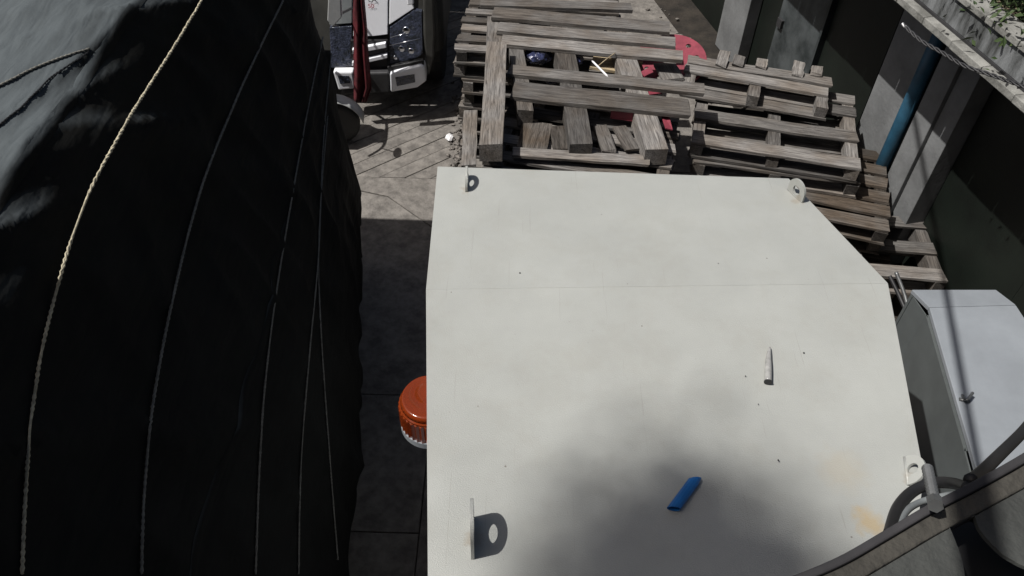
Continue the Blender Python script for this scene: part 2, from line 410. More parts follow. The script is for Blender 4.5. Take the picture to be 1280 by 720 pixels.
# ------------------------------------------------------------------ tarpaulin-covered load (left)
TR = empty('covered_trailer', (-2.6, 2, 0), 'flatbed trailer with a tall load under a roped black tarpaulin', 'trailer')
PROF = [(-1.19, 0.78), (-1.18, 0.95), (-1.20, 1.3), (-1.22, 1.75), (-1.25, 2.2), (-1.29, 2.55), (-1.36, 2.80), (-1.43, 2.94),
        (-1.51, 3.01), (-1.66, 3.04), (-2.0, 3.06), (-2.4, 3.09), (-2.8, 3.10), (-3.2, 3.15), (-3.45, 3.06), (-3.62, 2.8), (-3.7, 2.3), (-3.75, 1.6), (-3.78, 0.8)]
prof = [Vector((a, 0, b)) for a, b in PROF]
prof = spline(prof, 6)
bm = bmesh.new()
Y0, Y1, NY = -2.2, 4.5, 240
rows = []
for j in range(NY + 1):
    t = j / NY; y = Y0 + (Y1 - Y0) * t
    row = []
    for i, p in enumerate(prof):
        u = i / (len(prof) - 1)
        fz = max(0, min(1, (2.7 - p.z) / 1.7)) if p.x > -2.5 else 0
        q = Vector((p.x + .40 * fz * fz * (3 - 2 * fz) * max(0, min(1, (4.7 - y) / 2.6)), y, p.z))
        cx, cz = -2.5, 1.8
        nrm = Vector((q.x - cx, 0, (q.z - cz))).normalized()
        w = noise.noise(Vector((y * .55, p.z * .5 + p.x * .4, 3))) * .034
        # long folds hanging down the side, crossing wrinkles on the top
        w += (1 - abs(noise.noise(Vector((y * 1.5 + p.z * .9, p.x * 1.4 - p.z * .4, 7))))) ** 4 * .035
        w += (1 - abs(noise.noise(Vector((y * 2.6 - p.x * 5, p.z * 2.2, 17))))) ** 6 * .030
        w += noise.noise(Vector((y * 7, p.z * 6, p.x * 6))) * .008
        top = max(0, min(1, (p.z - 2.7) / .3)); w *= 1 - .45 * top
        w += top * (1 - abs(noise.noise(Vector((y * 1.2 + p.x * 2.2, p.x * 7 - y * 2.4, 27))))) ** 8 * .016
        q += nrm * w
        # end closes inwards
        e = max(0, (y - (Y1 - .25)) / .25)
        q.x = cx + (q.x - cx) * (1 - .05 * e * e)
        q.z -= .05 * e * e * (1 if q.z > 2 else 0)
        row.append(bm.verts.new(q))
    rows.append(row)
for j in range(NY):
    for i in range(len(prof) - 1):
        bm.faces.new((rows[j][i], rows[j + 1][i], rows[j + 1][i + 1], rows[j][i + 1]))
bm.faces.new(rows[-1]); bm.faces.new(rows[0][::-1])
bm.normal_update()
tbvh = BVHTree.FromBMesh(bm)
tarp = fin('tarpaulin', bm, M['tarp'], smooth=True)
keep(tarp, TR)
for col_ in (20, 44, 66):
    bm = bmesh.new(); prev = None
    for j in range(0, NY + 1, 2):
        a_ = tarp.data.vertices[j * len(prof) + col_].co; b_ = tarp.data.vertices[j * len(prof) + col_ + 1].co
        d_ = (b_ - a_).normalized(); n_ = Vector((0, 1, 0)).cross(d_).normalized()
        if n_.dot(a_ - Vector((-2.5, a_.y, 1.8))) < 0: n_ = -n_
        q = [bm.verts.new(a_ + n_ * .002), bm.verts.new(a_ + d_ * .012 + n_ * .005), bm.verts.new(a_ + d_ * .028 + n_ * .005), bm.verts.new(a_ + d_ * .04 + n_ * .001)]
        if prev:
            for k in range(3): bm.faces.new((prev[k], prev[k + 1], q[k + 1], q[k]))
        prev = q
    keep(fin('welded_seam', bm, M['tarp'], smooth=True), TR)
bm = bmesh.new(); bbox(bm, -3.72, -1.25, -2.1, 4.4, 0.72, 0.86)
keep(fin('bed', bm, M['dark'], bevel=.01), TR)
for xx in (-2.1, -2.9):
    bm = bmesh.new(); bbox(bm, xx - .06, xx + .06, -2.1, 4.35, .5, .717)
    keep(fin('chassis_rail', bm, M['dark']), TR)
for yy in (-.9, .2, 3.5):
    for xx, sx in ((-1.42, 1), (-3.5, -1)):
        bm = bmesh.new()
        lathe(bm, [(.30, -.13), (.44, -.12), (.47, -.07), (.47, .07), (.44, .12), (.30, .13)], 28, Matrix.Translation((xx, yy, .47)) @ Matrix.Rotation(math.pi / 2, 4, 'Y'))
        w = keep(fin('wheel', bm, M['black'], smooth=False), TR)
        bm = bmesh.new()
        lathe(bm, [(.05, -.05), (.2, -.03), (.298, .0), (.298, .1), (.15, .11), (.05, .12)], 20, Matrix.Translation((xx, yy, .47)) @ Matrix.Rotation(math.pi / 2 * sx, 4, 'Y'))
        rim = fin('rim', bm, M['steel_grey']); rim.parent = w; rim.matrix_parent_inverse = w.matrix_basis.inverted()
# dull marker boards along the lower edge of the bed
for (a, b) in (((441, 372), (437, 430)), ((433, 470), (428, 560))):
    bm = bmesh.new()
    p0, p1 = PY(*a, 1), PY(*b, 1)
    def onx(px, py, x=-1.16):
        r = ray(px, py); return EYE + r * (x / r.x)
    A, B = onx(a[0] - 14, a[1]), onx(b[0] - 14, b[1])
    A.z = max(A.z, .62); B.z = A.z
    bbox(bm, -1.175, -1.14, B.y, A.y, .62, .70)
    keep(fin('side_rail', bm, M['steel_grey'], bevel=.005), TR)

def rope(px, r, m, label, lift=0):
    pts = []
    raw = spline([Vector((a, b, 0)) for a, b in px], 14)
    for q in raw:
        d = ray(q.x, q.y).normalized()
        hit, nrm, idx, dist = tbvh.ray_cast(EYE, d)
        if hit is None: continue
        if nrm.dot(d) > 0: nrm = -nrm
        k_ = max(0, 1 - max(0, q.y - 120) / 260) if lift else 0
        pts.append(hit + nrm * r * 1.1 - d * lift * k_)
    if len(pts) < 3: return
    # smooth
    for _ in range(3):
        pts = [pts[0]] + [(pts[i - 1] + pts[i] * 2 + pts[i + 1]) / 4 for i in range(1, len(pts) - 1)] + [pts[-1]]
    # extend beyond the picture along its own direction
    d0 = (pts[0] - pts[1]).normalized(); pts = [pts[0] + d0 * .12] + pts
    # two twisted strands
    dense = []
    for i in range(len(pts) - 1):
        n = max(1, int((pts[i + 1] - pts[i]).length / .012))
        dense += [pts[i].lerp(pts[i + 1], k / n) for k in range(n)]
    dense.append(pts[-1])
    bm = bmesh.new(); L = 0
    for ph in (0, math.pi):
        st = []; L = 0
        for i, p in enumerate(dense):
            d = (dense[min(i + 1, len(dense) - 1)] - dense[max(i - 1, 0)]).normalized()
            a = d.cross(Vector((0, 0, 1))).normalized(); b = d.cross(a)
            if i: L += (p - dense[i - 1]).length
            an = L / (r * 7) * 2 * math.pi + ph
            st.append(p + (a * math.cos(an) + b * math.sin(an)) * r * .5)
        tube(bm, st, r * .62, 5)
    o = fin('rope', bm, m, smooth=True)
    tag(o, label, 'rope', 'ropes tied over the black tarpaulin')
rope([(250, 2), (215, 60), (165, 140), (110, 240), (75, 340), (50, 440), (35, 540), (28, 640), (25, 718)], .0056, M['rope'], 'pale twisted rope over the black tarpaulin, brightest and leftmost of the long ropes', lift=.17)
rope([(352, 2), (300, 110), (250, 235), (215, 370), (190, 500), (178, 620), (175, 718)], .0058, M['rope_dark'], 'grey rope down the black tarpaulin, right of the bright pale rope')
rope([(404, 40), (385, 130), (365, 240), (345, 360), (330, 480), (322, 600), (318, 718)], .0050, M['rope_dark'], 'thin dark rope on the tarpaulin side between the grey rope and the paired ropes')
rope([(414, 60), (403, 180), (397, 320), (385, 450), (375, 580), (372, 718)], .0045, M['rope_dark'], 'thin dark rope on the tarpaulin, left one of the pair nearest the ground')
rope([(408, 150), (400, 250), (397, 330), (401, 430), (410, 560), (421, 700)], .0045, M['rope_dark'], 'thin dark rope that bends back right near the bottom hem of the tarpaulin')
rope([(0, 108), (40, 88), (75, 74), (112, 62)], .0045, M['rope_dark'], 'short grey cord crossing the sunlit top of the tarpaulin')
rope([(0, 157), (30, 132), (62, 100), (110, 66)], .0040, M['black'], 'black cord crossing the sunlit top of the tarpaulin below the grey cord')

# ------------------------------------------------------------------ pallets
def plank_mesh(name, L, Wd, H, seed, ragged=0.012):
    r = random.Random(seed); bm = bmesh.new(); rings = []
    n = 5
    for i in range(n + 1):
        x = L * (i / n - .5)
        e = r.uniform(-ragged, ragged)
        wz = r.uniform(-.0025, .0025)
        j = lambda: r.uniform(-.002, .002)
        ex = [r.uniform(-ragged, ragged) if i in (0, n) else 0 for _ in range(4)]
        c = .003
        ring = [(x + ex[0], -Wd / 2 + j() + e * .3, -H / 2 + wz), (x + ex[1], Wd / 2 + j() + e * .3, -H / 2 + wz), (x + ex[2], Wd / 2 + j() + e * .3, H / 2 + wz), (x + ex[3], -Wd / 2 + j() + e * .3, H / 2 + wz)]
        rings.append([bm.verts.new(v) for v in ring])
    for i in range(n):
        for k in range(4): bm.faces.new((rings[i][k], rings[i + 1][k], rings[i + 1][(k + 1) % 4], rings[i][(k + 1) % 4]))
    bm.faces.new(rings[0]); bm.faces.new(rings[-1][::-1])
    bmesh.ops.recalc_face_normals(bm, faces=bm.faces)
    me = bpy.data.meshes.new(name); bm.to_mesh(me); bm.free()
    return me
CACHE = {}
def plank(name, L, Wd, H, m, parent, loc, rz=0, var=0, tilt=(0, 0)):
    key = (round(L, 2), round(Wd, 3), round(H, 3), var % 4, m.name)
    if key not in CACHE:
        CACHE[key] = plank_mesh(name, L, Wd, H, hash(key[:4]) % 9999); CACHE[key].materials.append(m)
    o = bpy.data.objects.new(name, CACHE[key]); C.objects.link(o)
    if parent: o.parent = parent
    o.location = loc; o.rotation_euler = (tilt[0], tilt[1], rz)
    return o
def pallet(loc, rz, label, group='wooden pallets in the stacks', w=1.2, d=1.0, m=None, skip=(), nb=6, hs=.09, bw=.095, boards=True, mdark=None, tilt=0, near_board=False):
    m = m or MW
    t = empty('wooden_pallet', loc, label, 'pallet', group, rz)
    t.rotation_euler = (tilt, 0, rz)
    v = rnd.randrange(99)
    # bottom boards, stringers, deck boards
    for i in range(3):
        plank('bottom_board', w, bw, .02, mdark or m, t, (0, -d / 2 + bw / 2 + i * (d - bw) / 2, .01), 0, v + i)
    for i in range(3):
        plank('stringer', d - .01, .085, hs, m, t, (-w / 2 + .05 + i * (w - .1) / 2, 0, .021 + hs / 2), math.pi / 2, v + i)
    for i in range(nb):
        if i in skip: continue
        y = -d / 2 + bw / 2 + i * (d - bw) / (nb - 1)
        plank('deck_board', w + rnd.uniform(-.015, .015), bw + rnd.uniform(-.012, .006), .02, m, t, (rnd.uniform(-.012, .012), y + rnd.uniform(-.008, .008), .033 + hs), rnd.uniform(-.012, .012), v + i)
    return t
def stack(x, y, rz, n, z0, names, jx=.03, **kw):
    h = .045 + .09 + .004
    for i in range(n):
        r = Matrix.Rotation(rz, 2)
        pallet((x + rnd.uniform(-jx, jx), y + rnd.uniform(-jx, jx), z0 + i * h), rz + rnd.uniform(-.025, .025), names(i, n), **kw)
    return z0 + n * h
ORD = ['bottom', 'second lowest', 'third lowest', 'fourth lowest', 'fifth lowest', 'sixth lowest', 'seventh lowest', 'eighth lowest', 'ninth lowest', 'tenth lowest']
H1 = .139

# stack under the near end of the long frame
YA = R(-12)
zt = stack(.50, 4.62, YA, 8, 0, lambda i, n: ('topmost' if i == n - 1 else ORD[i]) + ' grey pallet of the stack under the near end of the long timber frame', w=1.25, d=1.0)
# stack behind, its deck boards stick out to the left
zt2 = stack(.22, 6.42, R(-6), 8, 0, lambda i, n: ('topmost' if i == n - 1 else ORD[i]) + ' pallet of the far stack whose board ends stick out beside the parked truck', w=1.3, d=1.3, nb=9, m=MW)

# long frame on top: three stringers along, weathered boards across
ZF = zt + .01
FR = empty('timber_frame', (P(600, 190, ZF).x, P(600, 190, ZF).y, ZF), 'long weathered timber frame lying on top of the two largest pallet stacks', 'pallet')
def fr(o): return keep(o, FR)
def beam(pa, pb, w, h, m=MW, name='stringer', var=0, z=ZF):
    A, B = P(*pa, z + h), P(*pb, z + h)
    A.z = B.z = z + h / 2
    d = B - A
    return plank(name, d.length, w, h, m, None, (A + B) / 2, math.atan2(d.y, d.x), var)
def board(pa, pb, w, h, z, m=MW, var=0, name='deck_board'):
    A, B = P(*pa, z + h), P(*pb, z + h)
    A.z = B.z = z + h / 2
    d = B - A
    return plank(name, d.length, w, h, m, None, (A + B) / 2, math.atan2(d.y, d.x), var)
SH = .13
fr(beam((727, 180), (700, 30), .155, SH, var=1))
fr(beam((822, 187), (768, 30), .155, SH, var=2))
fr(beam((657, 138), (640, 25), .11, SH, var=3))
ZB = ZF + SH + .002
bds = [((641, 111), (862, 134), .205, MW), ((636, 86), (880, 110), .13, MW), ((627, 49), (853, 69), .14, MW), ((622, 33), (844, 52), .14, MW),
       ((617, 15), (836, 33), .17, MW), ((600, 2), (790, 8), .12, MW)]
for i, (a, b, w, m) in enumerate(bds): fr(board(a, b, w, .03, ZB, m, i))

tm = beam((614, 181), (621, 52), .15, .13, MW, 'loose_timber', 1, z=ZF + .122)
tm2 = beam((616, 190), (620, 20), .14, .12, MW, 'loose_timber', 2, z=ZF)
tag(tm2, 'lower square timber directly under the thick timber at the left of the frame', 'timber')
# far pallets behind the frame
for i, (a, b) in enumerate((((575, 20), (835, 32)), ((578, 5), (815, 18)), ((580, -10), (790, 2)), ((580, -26), (780, -14)))):
    pass
tag(tm, 'thick square timber lying lengthways along the left side of the timber frame', 'timber')
# scrap boards wedged between the near stringers
def loose(pa, pb, w, h, z, label, m=MW, var=0):
    o = board(pa, pb, w, h, z, m, var, 'loose_board'); tag(o, label, 'board', 'loose boards lying on the pallets'); return o
loose((640, 189), (812, 200), .095, .02, ZF + .03, 'grey board lying across between the stringer ends nearest the cabinet', MW, 1)
loose((672, 152), (664, 186), .21, .02, ZF + .004, 'short wide brown board between the square timber and the middle stringer', MWD, 2)
loose((700, 158), (706, 186), .16, .02, ZF + .003, 'short wide grey board beside the middle stringer', MWD, 3)
loose((750, 156), (762, 188), .10, .022, ZF + .006, 'short pale board just right of the middle stringer', MW, 0)
loose((775, 158), (790, 186), .10, .022, ZF + .006, 'short pale board second right of the middle stringer', MW, 1)
loose((588, 137), (586, 206), .115, .07, ZF - .55, 'low plank standing lengthways beside the gravel at the left of the stacks', MW, 1)
loose((655, 62), (690, 62), .20, .022, ZF + .005, 'brown crate board seen through the left gap of the frame', MWY, 2)
loose((740, 75), (800, 85), .20, .022, ZF + .004, 'brown board under the frame beside the pale twig', MWY, 3)
loose((830, 78), (842, 98), .17, .022, ZF + .006, 'grey board at the right end of the frame gap', MW, 0)
# light deck boards of a leaning pallet at the upper left
# rightmost stack
def rs(i, n):
    return ('topmost' if i == n - 1 else ORD[i]) + ' pallet of the right-hand stack beside the pillars'
c = (P(850, 165, 1.05) + P(1060, 190, 1.05)) / 2
zr = .0
rz = R(-13)
n = 7
for i in range(n):
    k = n - 1 - i
    ox, oy, oa = ((0, 0, 0), (.05, -.02, 2), (.24, -.32, -3), (.22, -.30, 1), (.58, -.62, 9), (.36, -.50, 2), (.33, -.45, -2))[k]
    x, y = 1.95 + ox, 5.12 + oy
    sk = () if i < n - 1 else (1, 3)
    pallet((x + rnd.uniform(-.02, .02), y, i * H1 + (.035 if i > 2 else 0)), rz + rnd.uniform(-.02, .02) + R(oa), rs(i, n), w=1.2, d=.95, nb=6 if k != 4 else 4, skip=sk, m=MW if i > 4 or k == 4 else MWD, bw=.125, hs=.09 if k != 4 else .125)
pl = pallet((1.84, 5.42, n * H1 + .037), R(-15), 'narrow pallet with broken end boards lying on top of the right-hand stack', w=1.1, d=.40, nb=3, skip=(0,), bw=.12)
for q_, (x_, l_) in enumerate(((-.28, .22), (-.16, .14), (.02, .12), (.30, .20), (.44, .13))):
    plank('broken_board', l_, .085, .02, MW, pl, (x_, .20 + q_ * .012, .147), math.pi / 2 - .05, q_)

# debris in the frame
def blob(name, c, r, m, label, cat, amp=.3, sc_=(1, 1, .6)):
    bm = bmesh.new(); bmesh.ops.create_icosphere(bm, subdivisions=3, radius=1)
    for v in bm.verts:
        v.co *= 1 + amp * noise.noise(v.co * 2.2 + Vector((c.x * 9, c.y * 5, 0))) + amp * .6 * abs(noise.noise(v.co * 5))
        v.co = Vector((v.co.x * sc_[0], v.co.y * sc_[1], v.co.z * sc_[2])) * r
    bmesh.ops.translate(bm, verts=bm.verts, vec=c)
    return tag(fin(name, bm, m), label, cat)
def floor_on(px, py, z, r): p = P(px, py, z + r * .5); return p
blob('rubbish_bag', floor_on(672, 68, ZF, .12), .105, M['bag'], 'crumpled black plastic bag in the left gap of the timber frame', 'bag')
blob('rubbish_bag', floor_on(716, 74, ZF, .12), .075, M['bag'], 'small black plastic bag beside the white twig in the frame', 'bag')
blob('rubbish_bag', floor_on(690, 99, ZF, .12), .05, M['bag'], 'shiny dark plastic scrap between two boards of the frame', 'bag')
def crate(px, py, z, sx, sy, sz, rz, label):
    p = P(px, py, z); t = empty('plastic_crate', (p.x, p.y, z), label, 'crate', None, rz)
    for (x0, x1, y0, y1, z0, z1, nm) in ((-sx, sx, -sy, sy, 0, .012, 'base'), (-sx, sx, -sy, -sy + .012, .013, sz, 'side'), (-sx, sx, sy - .012, sy, .013, sz, 'side'), (-sx, -sx + .012, -sy + .013, sy - .013, .013, sz, 'side'), (sx - .012, sx, -sy + .013, sy - .013, .013, sz, 'side')):
        bm = bmesh.new(); bbox(bm, x0, x1, y0, y1, z0, z1); fin(nm, bm, M['red'], t, bevel=.002)
    return t
crate(784, 143, ZF + .05, .115, .08, .075, R(-10), 'small open red box under the frame boards')
def sheet(name, pxs, z, th, m, label, cat):
    bm = bmesh.new(); pts = [P(a, b, z + (i % 2) * .012) for i, (a, b) in enumerate(pxs)]
    prism(bm, pts, off=(0, 0, -th)); return tag(fin(name, bm, m, bevel=.002), label, cat)
sheet('red_plastic_piece', [(824, 136), (835, 138), (841, 162), (832, 160)], ZF + .10, .012, M['red'], 'narrow red plastic piece beside the right stringer', 'plastic scrap')
sheet('red_plastic_piece', [(800, 90), (813, 83), (817, 90), (806, 95)], ZF + .125, .012, M['red'], 'small red plastic corner peeping up behind the second frame board', 'plastic scrap')
sheet('red_plastic_piece', [(809, 111), (822, 106), (828, 116), (812, 118)], ZF + .125, .012, M['red'], 'small pink red flap between the two nearest frame boards', 'plastic scrap')
# pale twigs
bm = bmesh.new(); tube(bm, spline([P(740, 76, ZB + .03), P(750, 86, ZB + .04), P(760, 96, ZB + .03)], 4), [.004] + [.008] * 7 + [.003], 6)
tag(fin('twig', bm, M['litter'], smooth=True), 'white peeled twig lying across the second frame board', 'twig')
bm = bmesh.new(); tube(bm, spline([P(746, 84, ZB + .03), P(758, 74, ZB + .05), P(769, 66, ZB + .04)], 4), .004, 6)
tag(fin('twig', bm, MWY, smooth=True), 'thin yellow stick poking up from the middle of the frame', 'twig')
bm = bmesh.new(); lathe(bm, [(.010, 0), (.024, 0), (.026, .02), (.024, .03), (.010, .03), (.010, 0)], 16, Matrix.Translation(P(713, 71, ZF + .06)) @ Matrix.Rotation(R(50), 4, 'X'), cap=False)
tag(fin('cable_ring', bm, M['litter'], smooth=True), 'small white ring among the black rubbish in the frame', 'ring')

# red cable-drum flange leaning behind the frame, with holes
t = empty('drum_flange', P(846, 70, ZF - .02), 'round red plastic drum flange with bolt holes at the right end of the frame', 'drum flange')
bm = bmesh.new()
n = 48; RO, RI = .27, .05
cf = P(838, 76, 1.10)
holes = [(R(a), .205) for a in range(0, 360, 40)]
vo = [bm.verts.new((RO * math.cos(2 * math.pi * k / n), RO * math.sin(2 * math.pi * k / n), 0)) for k in range(n)]
edges = [bm.edges.new((vo[k], vo[(k + 1) % n])) for k in range(n)]
for a, rr in holes:
    hv = [bm.verts.new((rr * math.cos(a) + .022 * math.cos(2 * math.pi * k / 10), rr * math.sin(a) + .022 * math.sin(2 * math.pi * k / 10), 0)) for k in range(10)]
    edges += [bm.edges.new((hv[k], hv[(k + 1) % 10])) for k in range(10)]
hv = [bm.verts.new((.06 * math.cos(2 * math.pi * k / 14), .06 * math.sin(2 * math.pi * k / 14), 0)) for k in range(14)]
edges += [bm.edges.new((hv[k], hv[(k + 1) % 14])) for k in range(14)]
bmesh.ops.triangle_fill(bm, use_beauty=True, edges=edges)
mt = Matrix.Translation(cf) @ Matrix.Rotation(R(-8), 4, 'Y') @ Matrix.Rotation(R(14), 4, 'X')
bmesh.ops.transform(bm, matrix=mt, verts=bm.verts)
keep(fin('disc', bm, M['red'], solid=.012), t)
bm = bmesh.new()
lathe(bm, [(RO, -.016), (RO + .012, -.016), (RO + .012, .012), (RO, .012), (RO, -.016)], 48, mt, cap=False)
keep(fin('rim', bm, M['red'], smooth=False), t)
bm = bmesh.new()
lathe(bm, [(.13, -.004), (.15, -.004), (.15, .014), (.13, .014), (.13, -.004)], 40, mt, cap=False)
keep(fin('hub_ring', bm, M['red']), t)

# ------------------------------------------------------------------ near cabinet (big cream roof)
CB = empty('steel_cabinet', (.5, 1.8, 0), 'large cream painted steel cabinet with lifting lugs seen from above', 'cabinet')
def Q(px, py, z): return P(px, py, z)
ZR = 2.40
A = Q(547, 208, 2.355); B = Q(986, 223, 2.355); Cc = Q(1110, 354, ZR); Cl = Q(532.5, 361.5, ZR)
Dr = Q(1155, 592, 2.385); Er = Q(1148, 652, 2.38); Fr = Q(1000, 735, 2.372); Gl = Q(535, 760, 2.37)
Hn = Q(1090, 700, 2.376)
top_far = [A, B, Cc, Cl]; top_near = [Cl, Cc, Dr, Er, Hn, Fr, Gl]
bm = bmesh.new(); prism(bm, top_far, off=(0, 0, -.03)); keep(fin('far_roof_panel', bm, M['cream'], bevel=.0012), CB)
bm = bmesh.new(); prism(bm, [p + Vector((0, -.0004, 0)) if p in (Cl, Cc) else p for p in top_near], off=(0, 0, -.03)); keep(fin('near_roof_panel', bm, M['cream'], bevel=.0012), CB)
# walls set in slightly under the roof
loop = [A, B, Cc, Dr, Er, Hn, Fr, Gl]
cen = sum(loop, Vector()) / len(loop)
ins = [Vector((cen.x + (p.x - cen.x) * .985, cen.y + (p.y - cen.y) * .985, 2.33)) for p in loop]
for i in range(len(ins)):
    a, b = ins[i], ins[(i + 1) % len(ins)]
    n_ = Vector((cen.x, cen.y, 0)) - Vector(((a.x + b.x) / 2, (a.y + b.y) / 2, 0)); n_.normalize()
    bm = bmesh.new()
    prism(bm, [a, b, Vector((b.x, b.y, .12)), Vector((a.x, a.y, .12))], off=n_ * .03)
    keep(fin('side_panel', bm, M['steel_white']), CB)
bm = bmesh.new(); prism(bm, [Vector((p.x, p.y, .115)) for p in ins], off=(0, 0, -.115)); keep(fin('plinth', bm, M['dark']), CB)
# lifting lugs
def lug(base0, base1, z, h, up=Vector((0, 0, 1)), nm='lifting_lug', lean=0, hole=.30):
    a, b = P(*base0, z), P(*base1, z); d = b - a; L = d.length; d.normalize()
    nn = d.cross(Vector((0, 0, 1)))
    upv = (up + nn * lean).normalized()
    rr = L / 2; n = 20
    out = [Vector((0, 0)), Vector((L, 0)), Vector((L, max(0, h - rr)))] + [Vector((rr + rr * math.cos(math.pi * k / n), max(0, h - rr) + rr * math.sin(math.pi * k / n))) for k in range(1, n)] + [Vector((0, max(0, h - rr)))]
    bm = bmesh.new()
    vo = [bm.verts.new(a + d * p.x + upv * p.y) for p in out]
    ed = [bm.edges.new((vo[k], vo[(k + 1) % len(vo)])) for k in range(len(vo))]
    hr = rr * hole * 1.4
    hc = Vector((rr, max(h - rr, hr * 1.3)))
    vh = [bm.verts.new(a + d * (hc.x + hr * math.cos(2 * math.pi * k / 16)) + upv * (hc.y + hr * math.sin(2 * math.pi * k / 16))) for k in range(16)]
    ed += [bm.edges.new((vh[k], vh[(k + 1) % 16])) for k in range(16)]
    bmesh.ops.triangle_fill(bm, use_beauty=True, edges=ed)
    o = fin(nm, bm, M['cream']); md = o.modifiers.new('s', 'SOLIDIFY'); md.thickness = .009; md.offset = 0
    keep(o, CB)
    bm = bmesh.new(); tube(bm, [a + Vector((0, 0, .002)), b + Vector((0, 0, .002))], .006, 6)
    w = fin('weld', bm, M['cream'], smooth=True); w.parent = o; w.matrix_parent_inverse = o.matrix_basis.inverted() @ CB.matrix_basis.inverted() if False else Matrix()
    w.parent = CB; keep(w, CB)
    return o
lug((591, 700), (591, 648), 2.371, .165, hole=.34)
lug((583, 240), (584, 218), 2.366, .075)
lug((1003, 254), (985, 236), 2.365, .080)
lug((1135, 607), (1131, 572), 2.384, .062, lean=.75, hole=.26)

# amber beacon on the left side, on a bracket
zb = 2.10
pb = P(536, 505, zb + .09)
BE = empty('warning_beacon', (pb.x, pb.y, zb), 'orange ribbed warning beacon fixed to the left side of the cream cabinet', 'beacon')
RB = .102
bm = bmesh.new()
nseg = 72
prof_b = [(RB * .97, .0), (RB * .97, .095), (RB * 1.0, .098), (RB * 1.0, .106), (RB * .95, .110)]
rings = []
for r_, z_ in prof_b:
    rings.append([])
    for k in range(nseg):
        rr = r_ * (1 + (.075 if (k % 2 == 0 and z_ < .096) else 0)); a = 2 * math.pi * k / nseg
        rings[-1].append(bm.verts.new((rr * math.cos(a), rr * math.sin(a), z_)))
for i in range(len(rings) - 1):
    for k in range(nseg): bm.faces.new((rings[i][k], rings[i][(k + 1) % nseg], rings[i + 1][(k + 1) % nseg], rings[i + 1][k]))
fin('lens', bm, M['amber'], BE)
bm = bmesh.new()
lathe(bm, [(RB * .95, .1101), (RB * .93, .124), (RB * .84, .140), (RB * .82, .137), (RB * .66, .150), (RB * .64, .147), (RB * .45, .156), (RB * .43, .154), (.002, .163)], 40)
fin('dome', bm, M['amber'], BE, smooth=True)
bm = bmesh.new(); lathe(bm, [(RB * .3, .0), (RB * .3, .05), (RB * .15, .085)], 16); fin('bulb_housing', bm, M['chrome'], BE, smooth=True)
bm = bmesh.new(); lathe(bm, [(RB * .95, -.045), (RB * 1.04, -.03), (RB * 1.04, -.001)], 40); fin('base', bm, M['steel_white'], BE)
bm = bmesh.new(); bbox(bm, -.02, abs(-.33 - pb.x) + .04, -.03, .03, -.060, -.046); fin('bracket', bm, M['steel_white'], BE)

# loose bits on the roof
a, b = P(870, 598, 2.395), P(842, 636, 2.395)
bm = bmesh.new()
d = (b - a).normalized(); sd = d.cross(Vector((0, 0, 1)))
pts = []
n = 10
for t, w in ((0, .55), (.08, .95), (1, 1)):
    pass
bm = bmesh.new()
L = (b - a).length
R_ = .017
rings = []
for t, s_ in ((0, .75), (.12, 1), (1.0, 1)):
    ring = []
    for k in range(12):
        an = math.pi * 2 * k / 12
        ring.append(bm.verts.new(a + d * (L * t + (math.cos(an) * .010 if t in (0, 1) else 0)) + sd * math.cos(an) * R_ * s_ + Vector((0, 0, math.sin(an) * R_ * s_ * .8))))
    rings.append(ring)
for i in range(2):
    for k in range(12): bm.faces.new((rings[i][k], rings[i][(k + 1) % 12], rings[i + 1][(k + 1) % 12], rings[i + 1][k]))
bm.faces.new(rings[0][::-1])
tag(fin('blue_tube_piece', bm, M['bluebit'], smooth=False, solid=.002), 'short cut piece of bright blue plastic tube lying on the cream roof', 'tube piece')
a, b = P(961, 434, 2.403), P(960, 477, 2.403)
bm = bmesh.new()
tube(bm, spline([a + Vector((.004, 0, 0)), a.lerp(b, .3), a.lerp(b, .7), b], 4), [.002, .004, .006, .008, .009, .010, .011, .0115, .012, .012, .012, .012, .012], 10)
o = tag(fin('plastic_tube_piece', bm, M['clear'], smooth=True), 'narrow curved strip of pale clear plastic lying on the cream roof', 'plastic scrap')
bm = bmesh.new(); tube(bm, [b, b + (b - a).normalized() * .003], .0135, 10); e = fin('cut_end', bm, M['dark']); e.parent = o
# little droppings and specks
for i, (px, py, s, wh) in enumerate(((1005, 441, .0035, 'just right of the pale plastic strip'), (650, 341, .0035, 'left of centre just beyond the seam'), (898, 329, .002, 'beyond the seam, right half'),
                                     (932, 470, .0025, 'just left of the pale plastic strip'), (948, 505, .002, 'just below the pale plastic strip'), (973, 575, .003, 'nearest the lower right lug'))):
    bm = bmesh.new(); bmesh.ops.create_icosphere(bm, subdivisions=1, radius=s, matrix=Matrix.Translation(P(px, py, 2.394 if py > 360 else 2.397) + Vector((0, 0, -.001))) @ Matrix.Diagonal((1, 1.3, .5, 1)))
    tag(fin('dirt_speck', bm, M['black']), 'tiny dark speck of dirt on the cream roof, ' + wh, 'dirt', 'specks of dirt on the cream roof')

